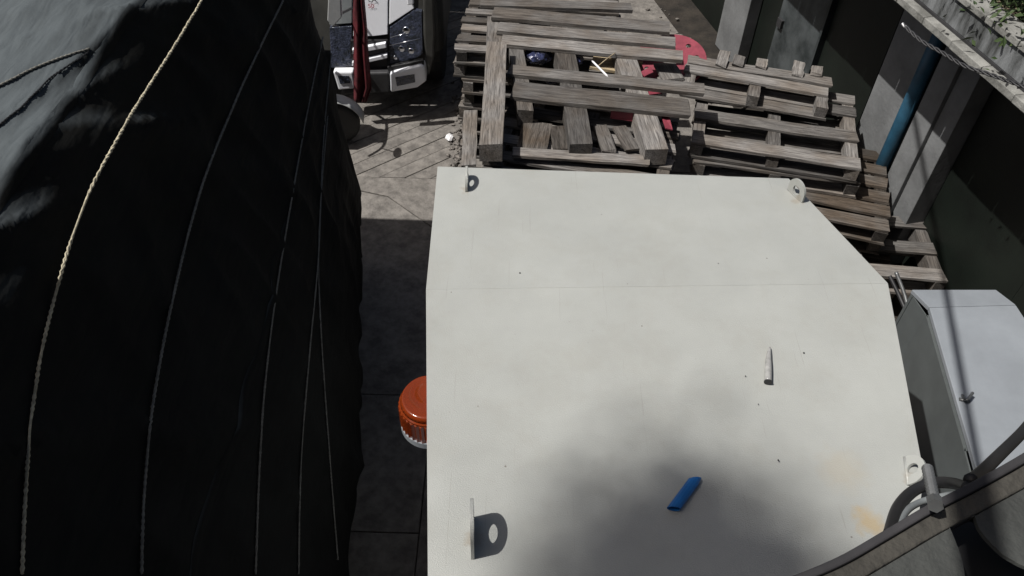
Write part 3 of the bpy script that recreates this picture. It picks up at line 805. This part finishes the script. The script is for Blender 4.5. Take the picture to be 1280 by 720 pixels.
# ------------------------------------------------------------------ second white cabinet (right)
C2 = empty('steel_cabinet', (2.1, 2.9, 0), 'small white steel cabinet with cut corners at the right edge of the view', 'cabinet')
z2 = 1.75
tA, tB, tC, tD = P(1140, 362, z2 - .03), P(1245, 362, z2 - .03), P(1270, 381, z2), P(1162, 384, z2)
tE, tF = P(1212, 556, z2), P(1235, 640, z2)
tG = P(1335, 520, z2); tH = P(1340, 640, z2)
tC2 = P(1292, 415, z2)
bm = bmesh.new(); prism(bm, [tA, tB, tC, tD], off=(0, 0, -.025)); keep(fin('far_roof_panel', bm, M['steel_white'], bevel=.003), C2)
bm = bmesh.new(); prism(bm, [tD - Vector((0, .001, .001)), tC - Vector((0, .001, .001)), tC2, tG, tH, tF, tE], off=(0, 0, -.025)); keep(fin('near_roof_panel', bm, M['steel_white'], bevel=.003), C2)
lp = [tA, tB, tC, tC2, tG, tH, tF, tE, tD]
c2 = sum(lp, Vector()) / len(lp)
lp = [Vector((c2.x + (p.x - c2.x) * .99, c2.y + (p.y - c2.y) * .99, z2 - .053)) for p in lp]
for i in range(len(lp)):
    a, b = lp[i], lp[(i + 1) % len(lp)]
    n_ = Vector((c2.x, c2.y, 0)) - Vector(((a.x + b.x) / 2, (a.y + b.y) / 2, 0)); n_.normalize()
    for (za, zb_, mm) in ((z2 - .053, 1.34, M['skirt_dark']), (1.335, .1, M['skirt'])):  # upper part darkened and lower part paled to even out sun and shade
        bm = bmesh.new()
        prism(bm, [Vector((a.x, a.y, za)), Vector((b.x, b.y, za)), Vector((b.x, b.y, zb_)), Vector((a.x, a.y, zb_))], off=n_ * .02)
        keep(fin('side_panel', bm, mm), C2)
bm = bmesh.new(); prism(bm, [Vector((p.x, p.y, .095)) for p in lp], off=(0, 0, -.095)); keep(fin('plinth', bm, M['dark']), C2)
# latch on its edge
bm = bmesh.new(); tube(bm, spline([P(1203, 494, z2 + .005), P(1208, 500, z2 + .03), P(1216, 491, z2 + .035)], 4), .006, 8)
tube(bm, [P(1199, 499, z2 + .003), P(1212, 502, z2 + .003)], .008, 8)
keep(fin('latch', bm, M['zinc'], smooth=True), C2)
# steel box behind gap between cabinets
bm = bmesh.new()
g0, g1 = P(1128, 420, 1.0), P(1135, 340, 1.0)
# ------------------------------------------------------------------ ledge and cables close to the camera
LE = empty('metal_ledge', P(1200, 680, 3.9), 'dusty metal ledge of the camera mount at the lower right corner', 'ledge')
arc = [(925, 742), (985, 722), (1048, 696), (1106, 663), (1160, 631), (1216, 602), (1272, 571), (1345, 526)]
def off_arc(k):
    out = []
    for (x, y) in arc:
        out.append((x + .45 * k, y + .9 * k))
    return out
def strip(name, rows, m, bev=0):
    bm = bmesh.new(); R2 = []
    for pxs, z in rows: R2.append([bm.verts.new(p) for p in spline([P(a, b, z) for a, b in pxs], 5)])
    for i in range(len(R2) - 1):
        for k in range(len(R2[0]) - 1): bm.faces.new((R2[i][k], R2[i][k + 1], R2[i + 1][k + 1], R2[i + 1][k]))
    return keep(fin(name, bm, m, smooth=True, solid=.004), LE)
ZL = 3.98
def plate(name, pxs, z, th, m):
    bm = bmesh.new(); pts = [P(a, b, z) for a, b in pxs]; prism(bm, pts, off=(0, 0, -th)); return keep(fin(name, bm, m, bevel=.002), LE)
def curve_px(pts): return [(v.x, v.y) for v in spline([Vector((a, b, 0)) for a, b in pts], 6)]
def band(name, k0, k1, z, m):
    a_ = curve_px(off_arc(k0)); b_ = curve_px(off_arc(k1))
    bm = bmesh.new(); A_ = [bm.verts.new(P(x, y, z)) for x, y in a_]; B_ = [bm.verts.new(P(x, y, z)) for x, y in b_]
    for i in range(len(A_) - 1): bm.faces.new((A_[i], A_[i + 1], B_[i + 1], B_[i]))
    bmesh.ops.recalc_face_normals(bm, faces=bm.faces)
    if bm.faces[:][0].normal.z < 0: bmesh.ops.reverse_faces(bm, faces=bm.faces)
    me = bpy.data.meshes.new(name); bm.to_mesh(me); bm.free()
    o = link(name, me, m); md = o.modifiers.new('s', 'SOLIDIFY'); md.thickness = .006; md.offset = -1
    mb = o.modifiers.new('b', 'BEVEL'); mb.width = .0015; mb.segments = 2; mb.limit_method = 'ANGLE'
    return keep(o, LE)
band('edge_band', -1, 11, ZL, M['purplemetal'])
band('groove', 9, 15, ZL - .007, M['black'])
band('inner_band', 13, 37, ZL - .002, M['brownmetal'])
band('groove', 36, 40, ZL - .009, M['black'])
arc2 = off_arc(38.5)
L2 = curve_px(arc2)
leftp = [p for p in L2 if p[0] < 1188]
rightp = [p for p in L2 if p[0] > 1214]
edgeL = curve_px([(1186, 656), (1196, 680), (1204, 705), (1208, 740), (1208, 800)])
edgeR = curve_px([(1216, 636), (1224, 660), (1240, 680), (1262, 698), (1300, 714), (1400, 735)])
plate('left_plate', leftp + edgeL + [(980, 800)], ZL - .004, .004, M['greyplate'])
plate('right_plate', rightp + [(1420, 560)] + edgeR[::-1], ZL - .004, .004, M['greyplate'])
bm = bmesh.new(); prism(bm, [P(a, b, ZL - .05) for a, b in ((1040, 820), (1080, 760), (1180, 668), (1215, 645), (1300, 640), (1420, 650), (1420, 820))], off=(0, 0, -.02)); keep(fin('recess', bm, M['black']), LE)  # black sheet under the plate gap stands in for a curved shadow
# threaded rod with nut
tr = empty('threaded_rod', P(1166, 612, ZL + .02), 'short threaded steel rod with a nut standing at the rim of the ledge', 'bolt')
a, b = P(1159, 584, ZL - .01), P(1168, 626, ZL + .012)
bm = bmesh.new()
ax = (b - a); L = ax.length; nn = 11; pts = []; rr = []
for i in range(nn * 2 + 1):
    pts.append(a + ax * (i / (nn * 2))); rr.append(.0043 if i % 2 else .0028)
tube(bm, pts, rr, 12); keep(fin('rod', bm, M['zinc']), tr)
bm = bmesh.new(); tube(bm, [b - ax * .02, b + ax * .14], .0056, 6); keep(fin('nut', bm, M['zinc']), tr)
def cable(px, r, m, label, name='cable', z=None, cat='cable'):
    bm = bmesh.new(); tube(bm, spline([P(a, b, zz) for a, b, zz in px], 10), r, 10)
    return tag(fin(name, bm, m, smooth=True), label, cat)
cable([(1300, 512, 3.75), (1280, 538, 3.8), (1250, 568, 3.85), (1225, 592, 3.9), (1213, 600, 3.93)], .0055, M['black'], 'black cable running down from the right edge to the metal ledge')
cable([(1112, 668, 3.93), (1122, 636, 3.9), (1140, 615, 3.88), (1165, 604, 3.88), (1190, 604, 3.9), (1210, 610, 3.93)], .0050, M['black'], 'black cable looping over the rim of the ledge around the rod')
cable([(1118, 668, 3.93), (1132, 640, 3.9), (1150, 628, 3.88), (1172, 622, 3.88), (1196, 618, 3.9), (1208, 622, 3.93)], .003, M['steel_grey'], 'thin grey cable inside the black cable loop')
# cables in the gap between the cabinets
cable([(1112, 345, 1.6), (1125, 372, 1.55), (1135, 400, 1.5), (1128, 420, 1.4), (1140, 440, 1.2)], .010, M['black'], 'black hose in the gap between the two cabinets')
cable([(1120, 340, 1.5), (1134, 385, 1.4), (1122, 430, 1.3)], .010, M['zinc'], 'grey hose beside the black hose in the gap between the cabinets')

# ------------------------------------------------------------------ building on the right
BL = empty('low_building', W(0, 0, 0), 'low dark green shed with pale pillars and a concrete roof gutter', 'building')
def wbox(name, s0, s1, o0, o1, z0, z1, m, parent=BL, bevel=0):
    bm = bmesh.new()
    prism(bm, [W(s0, o0, z0), W(s1, o0, z0), W(s1, o1, z0), W(s0, o1, z0)], off=(0, 0, z1 - z0))
    return keep(fin(name, bm, m, bevel=bevel), parent)
TOPZ = 2.12
sp = lambda px, py, o=0.0: WP(px, py, o)[0]
# back wall
wbox('wall', -11, 3, -.16, -.04, -.02, TOPZ, M['green'])
s1a, s1b = sp(895, 49, .1), sp(921, 72, .1)
wbox('pillar', s1a, s1b, -.03, .10, 0, TOPZ, M['pillar'], bevel=.006)
wbox('pillar', s1a - .0 + 1.9, s1a + 2.2, -.03, .10, 0, TOPZ, M['pillar'], bevel=.006)
sd0, sd1 = sp(952, 98, 0), sp(998, 143, 0)
dz = wbox('door', sd0, sd1 + .03, -.035, .0, .03, TOPZ - .02, M['greydoor'])
wbox('door_trim', sd1 + .028, sd1 + .0, -.03, .035, 0, TOPZ - .01, M['greydoor'])
wbox('door_handle', sp(975, 25), sp(979, 33), .003, .03, WP(977, 35, 0)[1], WP(977, 22, 0)[1], M['dark'])
# sheets of dark green cladding
e = [sd1 - .03, sp(1064, 174)]
wbox('cladding_sheet', e[0], e[1], -.035, -.005, .02, TOPZ - .02, M['green'])
s2a, s2b, s2c, s2d = sp(1064, 174, .16), sp(1089, 222, .16), sp(1106, 228, .16), sp(1150, 236, .16)
wbox('pillar', s2a, s2b + .02, -.03, .15, 0, TOPZ, M['pillar'], bevel=.006)
wbox('pillar', s2c + .01, (s2c + s2d) / 2, -.03, .16, 0, TOPZ, M['pillar'], bevel=.005)
wbox('pillar', (s2c + s2d) / 2 - .004, s2d, -.03, .13, 0, TOPZ, M['pillar'], bevel=.005)
pp = W((s2b + s2c) / 2 + .01, .17, 0)
bm = bmesh.new(); tube(bm, [pp + Vector((0, 0, .02)), pp + Vector((0, 0, TOPZ - .01))], .052, 20)
tag(fin('downpipe', bm, M['blue'], smooth=True), 'blue plastic downpipe between two pale pillars of the shed', 'pipe')
for i in range(5):
    s = s2d - .02 - i * .95
    wbox('cladding_sheet', s, s - .94, -.035, -.008 + (i % 2) * .012, .02, TOPZ - .02, M['green'])
# soffit, gutter and kerb
OE = .69
wbox('soffit', -11, 3, -.3, OE - .06, TOPZ + .002, TOPZ + .06, M['dark'])
s = 3.0
while s > -10.5:
    l = .28
    wbox('ledge_block', s, s - l + .004, OE - .10, OE + rnd.uniform(-.003, .003), TOPZ + .0, TOPZ + .045, M['conc'], bevel=.004)
    wbox('coping_block', s - .1, s - .1 - l + .006, OE - .20, OE - .050 + rnd.uniform(-.003, .003), TOPZ + .212, TOPZ + .25 + rnd.uniform(-.003, .003), M['conc'], bevel=.005)
    s -= l
wbox('fascia', -10.5, 3, OE - .20, OE - .070, TOPZ + .062, TOPZ + .21, M['conc_stain'])
# corrugated rusty roof behind the kerb
bm = bmesh.new(); rows = []
for j in range(24):
    o_ = OE - .24 - j * .12
    rows.append([bm.verts.new(W(3 - i * .033, o_, TOPZ + .15 + j * .012 + .012 * math.sin(i * 1.05))) for i in range(400)])
for j in range(23):
    for i in range(399): bm.faces.new((rows[j][i], rows[j][i + 1], rows[j + 1][i + 1], rows[j + 1][i]))
keep(fin('roof', bm, M['rust'], smooth=True, solid=.004), BL)
# shrubs growing over the roof behind
def leaves(name, c, ext, n, label, cat, size=.026, m=None):
    bm = bmesh.new()
    for i in range(n):
        p = Vector((rnd.gauss(0, .5), rnd.gauss(0, .5), rnd.gauss(0, .45)))
        p = Vector((c.x + p.x * ext.x, c.y + p.y * ext.y, c.z + p.z * ext.z))
        s_ = size * rnd.uniform(.6, 1.4)
        m4 = Matrix.Translation(p) @ Matrix.Rotation(rnd.uniform(0, 6.3), 4, 'Z') @ Matrix.Rotation(rnd.uniform(-1, 1), 4, 'X') @ Matrix.Rotation(rnd.uniform(-1, 1), 4, 'Y')
        v = [bm.verts.new(m4 @ Vector(q)) for q in ((-s_, 0, 0), (0, -s_ * .45, 0.004), (s_, 0, 0), (0, s_ * .45, .004))]
        bm.faces.new(v)
    return fin(name, bm, m or M['leaf'])
cs = P(1268, 8, 2.5)
t = empty('shrub', (cs.x + .25, cs.y + .1, 0), 'green shrub behind the roof in the upper right corner', 'shrub')
keep(leaves('foliage', P(1320, -22, 2.46), Vector((.40, .8, .22)), 4800, '', ''), t)
bm = bmesh.new(); b0 = P(1300, -10, 2.45); tube(bm, [Vector((b0.x, b0.y, 2.1)), b0 + Vector((.02, .05, .1)), b0 + Vector((-.05, .1, .3))], [.03, .02, .008], 7); keep(fin('stem', bm, M['bark']), t)
# twisted wire
pts = spline([P(1128, 30, 2.62), P(1150, 50, 2.60), P(1178, 66, 2.6), P(1205, 82, 2.6), P(1240, 94, 2.62), P(1290, 112, 2.66)], 12)
bm = bmesh.new(); L = 0
for ph in (0, 2.1, 4.2):
    st = []; L = 0
    for i, p in enumerate(pts):
        d = (pts[min(i + 1, len(pts) - 1)] - pts[max(i - 1, 0)]).normalized(); a = d.cross(Vector((0, 0, 1))).normalized(); b = d.cross(a)
        if i: L += (p - pts[i - 1]).length
        an = L / .11 * 2 * math.pi + ph; st.append(p + (a * math.cos(an) + b * math.sin(an)) * .006)
    tube(bm, st, .0038, 6)
o = tag(fin('twisted_cable', bm, M['dark'], smooth=True), 'twisted dark cable hanging along the edge of the concrete gutter', 'cable')
bm = bmesh.new(); tube(bm, [pts[0] + (pts[0] - pts[2]) * .1, pts[3]], .007, 8); e = fin('taped_end', bm, M['litter'], smooth=True); e.parent = o

# ------------------------------------------------------------------ white truck
YT = 6.47
TW = empty('white_truck', (-1.78, YT + 2, 0), 'white truck cab facing the camera beyond the tarpaulin load', 'truck')
def tk(o): return keep(o, TW)
def zy(px, py, y=YT):
    p = PY(px, py, y); return p.x, p.z
xR = -.66; xL = -2.9
# corner-rounded cab body
def rrect(x0, x1, y0, y1, r, z):
    pts = []
    for cx, cy, a0 in ((x1 - r, y0 + r, -90), (x1 - r, y1 - r, 0), (x0 + r, y1 - r, 90), (x0 + r, y0 + r, 180)):
        for k in range(7):
            a = R(a0 + 15 * k); pts.append(Vector((cx + r * math.cos(a), cy + r * math.sin(a), z)))
    return pts
def loft(levels, r=.16):
    bm = bmesh.new(); rg = []
    for (z, x0, x1, y0, y1) in levels: rg.append([bm.verts.new(p) for p in rrect(x0, x1, y0, y1, r, z)])
    n = len(rg[0])
    for i in range(len(rg) - 1):
        for k in range(n): bm.faces.new((rg[i][k], rg[i][(k + 1) % n], rg[i + 1][(k + 1) % n], rg[i + 1][k]))
    bm.faces.new(rg[0][::-1]); bm.faces.new(rg[-1]); return bm
xs, _ = zy(484, 60)
tk(fin('cab', loft([(.62, xL, xR - .02, YT + .09, YT + 1.7), (1.0, xL, xR - .02, YT + .14, YT + 1.7), (1.6, xL, xR - .03, YT + .24, YT + 1.7), (2.5, xL + .08, xR - .1, YT + .42, YT + 1.65), (2.55, xL + .14, xR - .16, YT + .5, YT + 1.6)]), M['scoot'], smooth=False, bevel=.01))
def fpanel(name, pxs, y, th, m, bev=.006):
    bm = bmesh.new(); pts = [PY(a, b, y) for a, b in pxs]
    for p in pts: p.y += (p.z - .4) * .16 if name in ('front_panel', 'corner_panel', 'headlamp') else 0
    prism(bm, pts, off=(0, th, 0)); return tk(fin(name, bm, m, bevel=bev))
fpanel('front_panel', [(440, -60), (481, -60), (483.5, 48), (466, 50), (440, 50)], YT, .03, M['white'])
fpanel('corner_panel', [(484.5, -60), (506, -60), (507, 3), (516, 18), (485, 37)], YT - .005, .035, M['white'])
fpanel('grille_bar', [(440, 62), (482, 54), (483, 60), (440, 68)], YT - .01, .04, M['white'])
fpanel('grille_bar', [(440, 78), (484, 68), (484, 73), (440, 83)], YT - .012, .04, M['white'])
fpanel('grille', [(438, 51), (484, 51), (484, 84), (438, 88)], YT + .025, .03, M['black'], 0)
hl = fpanel('headlamp', [(486, 40), (516, 20), (526, 22), (528, 70), (518, 76), (487, 82)], YT - .004, .05, M['glass'], .004)
for (a, b) in (((487, 57), (525, 48)), ((488, 47), (512, 40))):
    bm = bmesh.new(); tube(bm, [PY(*a, YT - .012), PY(*b, YT - .012)], .004, 6)
    o = fin('chrome_strip', bm, M['chrome'], smooth=True); tk(o)
for (px, py, r_) in ((508, 38, .035), (502, 61, .03), (514, 64, .03), (494, 72, .02)):
    bm = bmesh.new(); c_ = PY(px, py, YT - .006)
    bmesh.ops.create_uvsphere(bm, u_segments=16, v_segments=8, radius=r_, matrix=Matrix.Translation(c_) @ Matrix.Diagonal((1, .35, 1, 1)))
    tk(fin('reflector', bm, M['chrome'], smooth=True))
fpanel('bumper_corner', [(487, 92), (526, 82), (531, 86), (533, 102), (522, 110), (488, 116)], YT - .06, .14, M['white'], .02)
fpanel('fog_lamp_recess', [(494, 97), (518, 93), (519, 103), (496, 108)], YT - .066, .02, M['glass'], .003)
fpanel('bumper', [(430, 92), (486, 91), (487, 116), (430, 118)], YT - .05, .12, M['dark'], .015)
fpanel('lamp_surround', [(484, 84), (528, 76), (530, 81), (486, 91)], YT - .02, .05, M['black'], .004)
# side skin and wheel arch at the truck's corner
fpanel('corner_pillar', [(528, -60), (541, -60), (544, 40), (543, 70), (536, 96), (531, 80), (529, 40)], YT + .05, .5, M['scoot'], .02)
bm = bmesh.new(); lathe(bm, [(.25, -.13), (.42, -.12), (.45, -.06), (.45, .06), (.42, .12), (.25, .13)], 26, Matrix.Translation((-.86, YT + .75, .45)) @ Matrix.Rotation(math.pi / 2, 4, 'Y')); tk(fin('wheel', bm, M['black']))
bm = bmesh.new(); lathe(bm, [(.25, -.13), (.42, -.12), (.45, -.06), (.45, .06), (.42, .12), (.25, .13)], 26, Matrix.Translation((-2.7, YT + .75, .45)) @ Matrix.Rotation(math.pi / 2, 4, 'Y')); tk(fin('wheel', bm, M['black']))
bm = bmesh.new(); bbox(bm, xL + .05, xR - .08, YT + 1.9, YT + 6.5, .9, 2.6); tk(fin('cargo_box', bm, M['steel_grey'], bevel=.02))
bm = bmesh.new(); bbox(bm, xL + .5, xR - .6, YT + .3, YT + 6.3, .55, .8); tk(fin('chassis', bm, M['dark']))
fpanel('door_mirror', [(507, -20), (517, -20), (517, 6), (509, 7)], YT - .12, .05, M['white'], .01)
def lettering(txt, px, py, hpx, m):
    cu = bpy.data.curves.new('t', 'FONT'); cu.body = txt; cu.size = 1; cu.extrude = .0
    tmp = bpy.data.objects.new('t', cu); C.objects.link(tmp)
    dg = bpy.context.evaluated_depsgraph_get(); me = bpy.data.meshes.new_from_object(tmp.evaluated_get(dg)); bpy.data.objects.remove(tmp)
    p0, p1 = PY(px, py, YT - .003), PY(px, py - hpx, YT - .003)
    h = (p1.z - p0.z) / .72
    me.transform(Matrix.Translation(p0) @ Matrix.Rotation(math.pi / 2, 4, 'X') @ Matrix.Diagonal((h * 1.0, h, h, 1)))
    me.transform(Matrix.Translation((0, (p0.z - .4) * .16 - .004, 0)))
    o = link('lettering', me, m); tk(o)
fpanel('bumper_corner', [(416, 90), (441, 90), (444, 111), (423, 113)], YT - .06, .14, M['white'], .015)
fpanel('fog_lamp_recess', [(422, 95), (436, 95), (438, 104), (425, 105)], YT - .066, .02, M['glass'], .003)
fpanel('headlamp', [(410, 40), (438, 38), (440, 84), (414, 86)], YT - .004, .05, M['glass'], .004)
fpanel('corner_panel', [(404, -60), (437, -60), (438, 35), (410, 37)], YT - .005, .035, M['steel_grey'])
fpanel('door_mirror', [(411, -20), (425, -20), (427, 22), (416, 34), (409, 26)], YT - .34, .05, M['shell'], .008)
bm = bmesh.new(); tube(bm, [PY(420, 20, YT - .30), PY(440, 10, YT + .1)], .012, 6); tk(fin('mirror_arm', bm, M['dark']))
lettering("LA", 458, 10, 6.5, M['textblack'])
lettering("50", 458, 17, 5.5, M['textred'])

# dark red cloth hanging by the truck
bm = bmesh.new(); rows = []
for j in range(30):
    t = j / 29; py = -40 + t * 168
    row = []
    for i in range(28):
        u = i / 27; xa = 441 + t * 2; xb = 452 + t * 14 if t < .9 else 464 - (t - .9) * 60
        fold = math.sin(u * 13 + t * 2 + noise.noise(Vector((u * 3, t * 4, 0))) * 2) * .03
        row.append(bm.verts.new(PY(xa + (xb - xa) * u, py, YT - .16 + fold)))
    rows.append(row)
for j in range(29):
    for i in range(27): bm.faces.new((rows[j][i], rows[j][i + 1], rows[j + 1][i + 1], rows[j + 1][i]))
tag(fin('red_cloth', bm, M['redcloth'], smooth=True, solid=.006), 'dark red cloth hanging in folds in front of the white truck', 'cloth')

# ------------------------------------------------------------------ scooter added in place of a truck cab, so sun reaches the paving
sc0 = Vector((-1.64, 6.02, 0))
SC = empty('motor_scooter', (sc0.x, sc0.y, 0), 'grey motor scooter in the shade at the far end of the tarpaulin', 'scooter')
SC.rotation_euler = (0, 0, R(4))        # local +x is the scooter's forward direction
def st(name, bm, m, smooth=True, **k): return fin(name, bm, m, SC, smooth=smooth, **k)
def wheel(x):
    bm = bmesh.new(); lathe(bm, [(.15, -.04), (.20, -.045), (.225, -.02), (.225, .02), (.20, .045), (.15, .04)], 26, Matrix.Translation((x, 0, .225)) @ Matrix.Rotation(math.pi / 2, 4, 'X'))
    w = st('wheel', bm, M['black'])
    bm = bmesh.new(); lathe(bm, [(.03, -.04), (.14, -.02), (.15, .0), (.14, .02), (.03, .04)], 18, Matrix.Translation((x, 0, .225)) @ Matrix.Rotation(math.pi / 2, 4, 'X'))
    r_ = fin('rim', bm, M['zinc']); r_.parent = w
wheel(.0); wheel(-1.05)
bm = bmesh.new(); rows = []
for k in range(14):
    a = R(10 + k * 12); rows.append([bm.verts.new((.27 * math.cos(a), w_, .225 + .27 * math.sin(a) - abs(w_) * .3)) for w_ in (-.07, -.04, 0, .04, .07)])
for k in range(13):
    for i in range(4): bm.faces.new((rows[k][i], rows[k][i + 1], rows[k + 1][i + 1], rows[k + 1][i]))
st('front_fender', bm, M['shell'], solid=.006)
for sy in (-.06, .06):
    bm = bmesh.new(); tube(bm, [(0, sy, .225), (-.12, sy, .62)], .018, 8); st('fork', bm, M['zinc'])
bm = bmesh.new(); rows = []
for j, (z, x, hw) in enumerate(((.35, -.22, .10), (.5, -.13, .17), (.68, -.10, .20), (.85, -.12, .17), (.98, -.15, .11))):
    rows.append([bm.verts.new((x - abs(u) ** 2 * .12, u * hw, z)) for u in (-1, -.66, -.33, 0, .33, .66, 1)])
for j in range(4):
    for i in range(6): bm.faces.new((rows[j][i], rows[j][i + 1], rows[j + 1][i + 1], rows[j + 1][i]))
st('leg_shield', bm, M['shell'], solid=.02)
bm = bmesh.new(); bmesh.ops.create_uvsphere(bm, u_segments=16, v_segments=10, radius=.09, matrix=Matrix.Translation((-.10, 0, .80)) @ Matrix.Diagonal((.5, 1.2, .8, 1))); st('headlight', bm, M['glass'])
bm = bmesh.new(); tube(bm, spline([(-.3, -.34, 1.0), (-.2, -.2, 1.04), (-.17, 0, 1.02), (-.2, .2, 1.04), (-.3, .34, 1.0)], 4), .014, 8); st('handlebar', bm, M['dark'])
for sy in (-1, 1):
    bm = bmesh.new(); tube(bm, [(-.22, sy * .22, 1.04), (-.18, sy * .30, 1.18)], .007, 6); s_ = st('mirror_arm', bm, M['dark'])
    bm = bmesh.new(); bmesh.ops.create_uvsphere(bm, u_segments=14, v_segments=8, radius=.075, matrix=Matrix.Translation((-.18, sy * .32, 1.24)) @ Matrix.Diagonal((.3, 1, .75, 1))); st('mirror', bm, M['shell'])
bm = bmesh.new(); bbox(bm, -.75, -.2, -.13, .13, .28, .34); st('footboard', bm, M['dark'], smooth=False, bevel=.02)
bm = bmesh.new(); vs = bbox(bm, -1.35, -.7, -.13, .13, .36, .66); st('body', bm, M['shell'], smooth=False, bevel=.07)
bm = bmesh.new(); bbox(bm, -1.32, -.62, -.13, .13, .665, .76); st('seat', bm, M['black'], smooth=False, bevel=.04)

# ------------------------------------------------------------------ tree added out of view, behind left, to shade the near roof
tgt = P(862, 800, 2.38); up = -sdir
cc = tgt + up * 24
TT = empty('shade_tree', (cc.x - .8, cc.y - .6, 0), 'tall tree behind the camera that shades the near end of the cream roof', 'tree')
bm = bmesh.new(); tube(bm, spline([(cc.x - .8, cc.y - .6, 0), (cc.x - .7, cc.y - .7, 5), (cc.x - .4, cc.y - .4, 10), (cc.x, cc.y, cc.z)], 5), [.22 - .012 * i for i in range(16)], 10); keep(fin('trunk', bm, M['bark'], smooth=True), TT)
keep(leaves('crown', cc, Vector((.34, .44, .3)), 5600, '', '', size=.045), TT)

# ------------------------------------------------------------------ the building that carries the camera (behind the viewpoint)
KB = empty('camera_wall', (0, -1.2, 0), 'plain dark concrete wall that carries the camera mount behind the viewpoint', 'wall')
bm = bmesh.new(); bbox(bm, -7, 7, -1.6, -1.15, 0, 5.4); keep(fin('wall', bm, M['conc_stain'], bevel=.02), KB)
bm = bmesh.new(); bbox(bm, -7.1, 7.1, -1.7, -1.05, 5.403, 5.5); keep(fin('coping', bm, M['conc'], bevel=.02), KB)
bm = bmesh.new(); prism(bm, [P(1420, 820, ZL - .08), P(1240, 820, ZL - .08), Vector((.35, -1.149, ZL - .08)), Vector((.9, -1.149, ZL - .08))], off=(0, 0, -.04)); keep(fin('bracket', bm, M['dark']), LE)

# overhead cable from the camera wall to a pole; its shade crosses the small cabinet
ca = P(1182, 362, z2) - sdir * 4.0; cb = P(1206, 492, z2) - sdir * 4.0
dv = (ca - cb); dv.z = 0; dv.normalize()
near = cb - dv * ((cb.y + 1.05) / dv.y); far = ca + dv * ((14 - ca.y) / dv.y)
bm = bmesh.new(); tube(bm, [near.lerp(far, i / 12) for i in range(13)], .016, 8)
tag(fin('overhead_cable', bm, M['black'], smooth=True), 'thick black cable strung high overhead from the camera wall to the pole', 'cable')
up_ = empty('utility_pole', (far.x, far.y + .12, 0), 'round concrete utility pole beyond the yard that holds the overhead cable', 'pole')
bm = bmesh.new(); lathe(bm, [(.16, 0), (.13, 3), (.10, 6.2)], 16, Matrix.Translation((far.x, far.y + .12, 0))); keep(fin('shaft', bm, M['conc'], smooth=True), up_)
bm = bmesh.new(); bbox(bm, far.x - .5, far.x + .5, far.y - .03, far.y + .005, far.z + .03, far.z + .11); keep(fin('crossarm', bm, M['dark'], bevel=.005), up_)
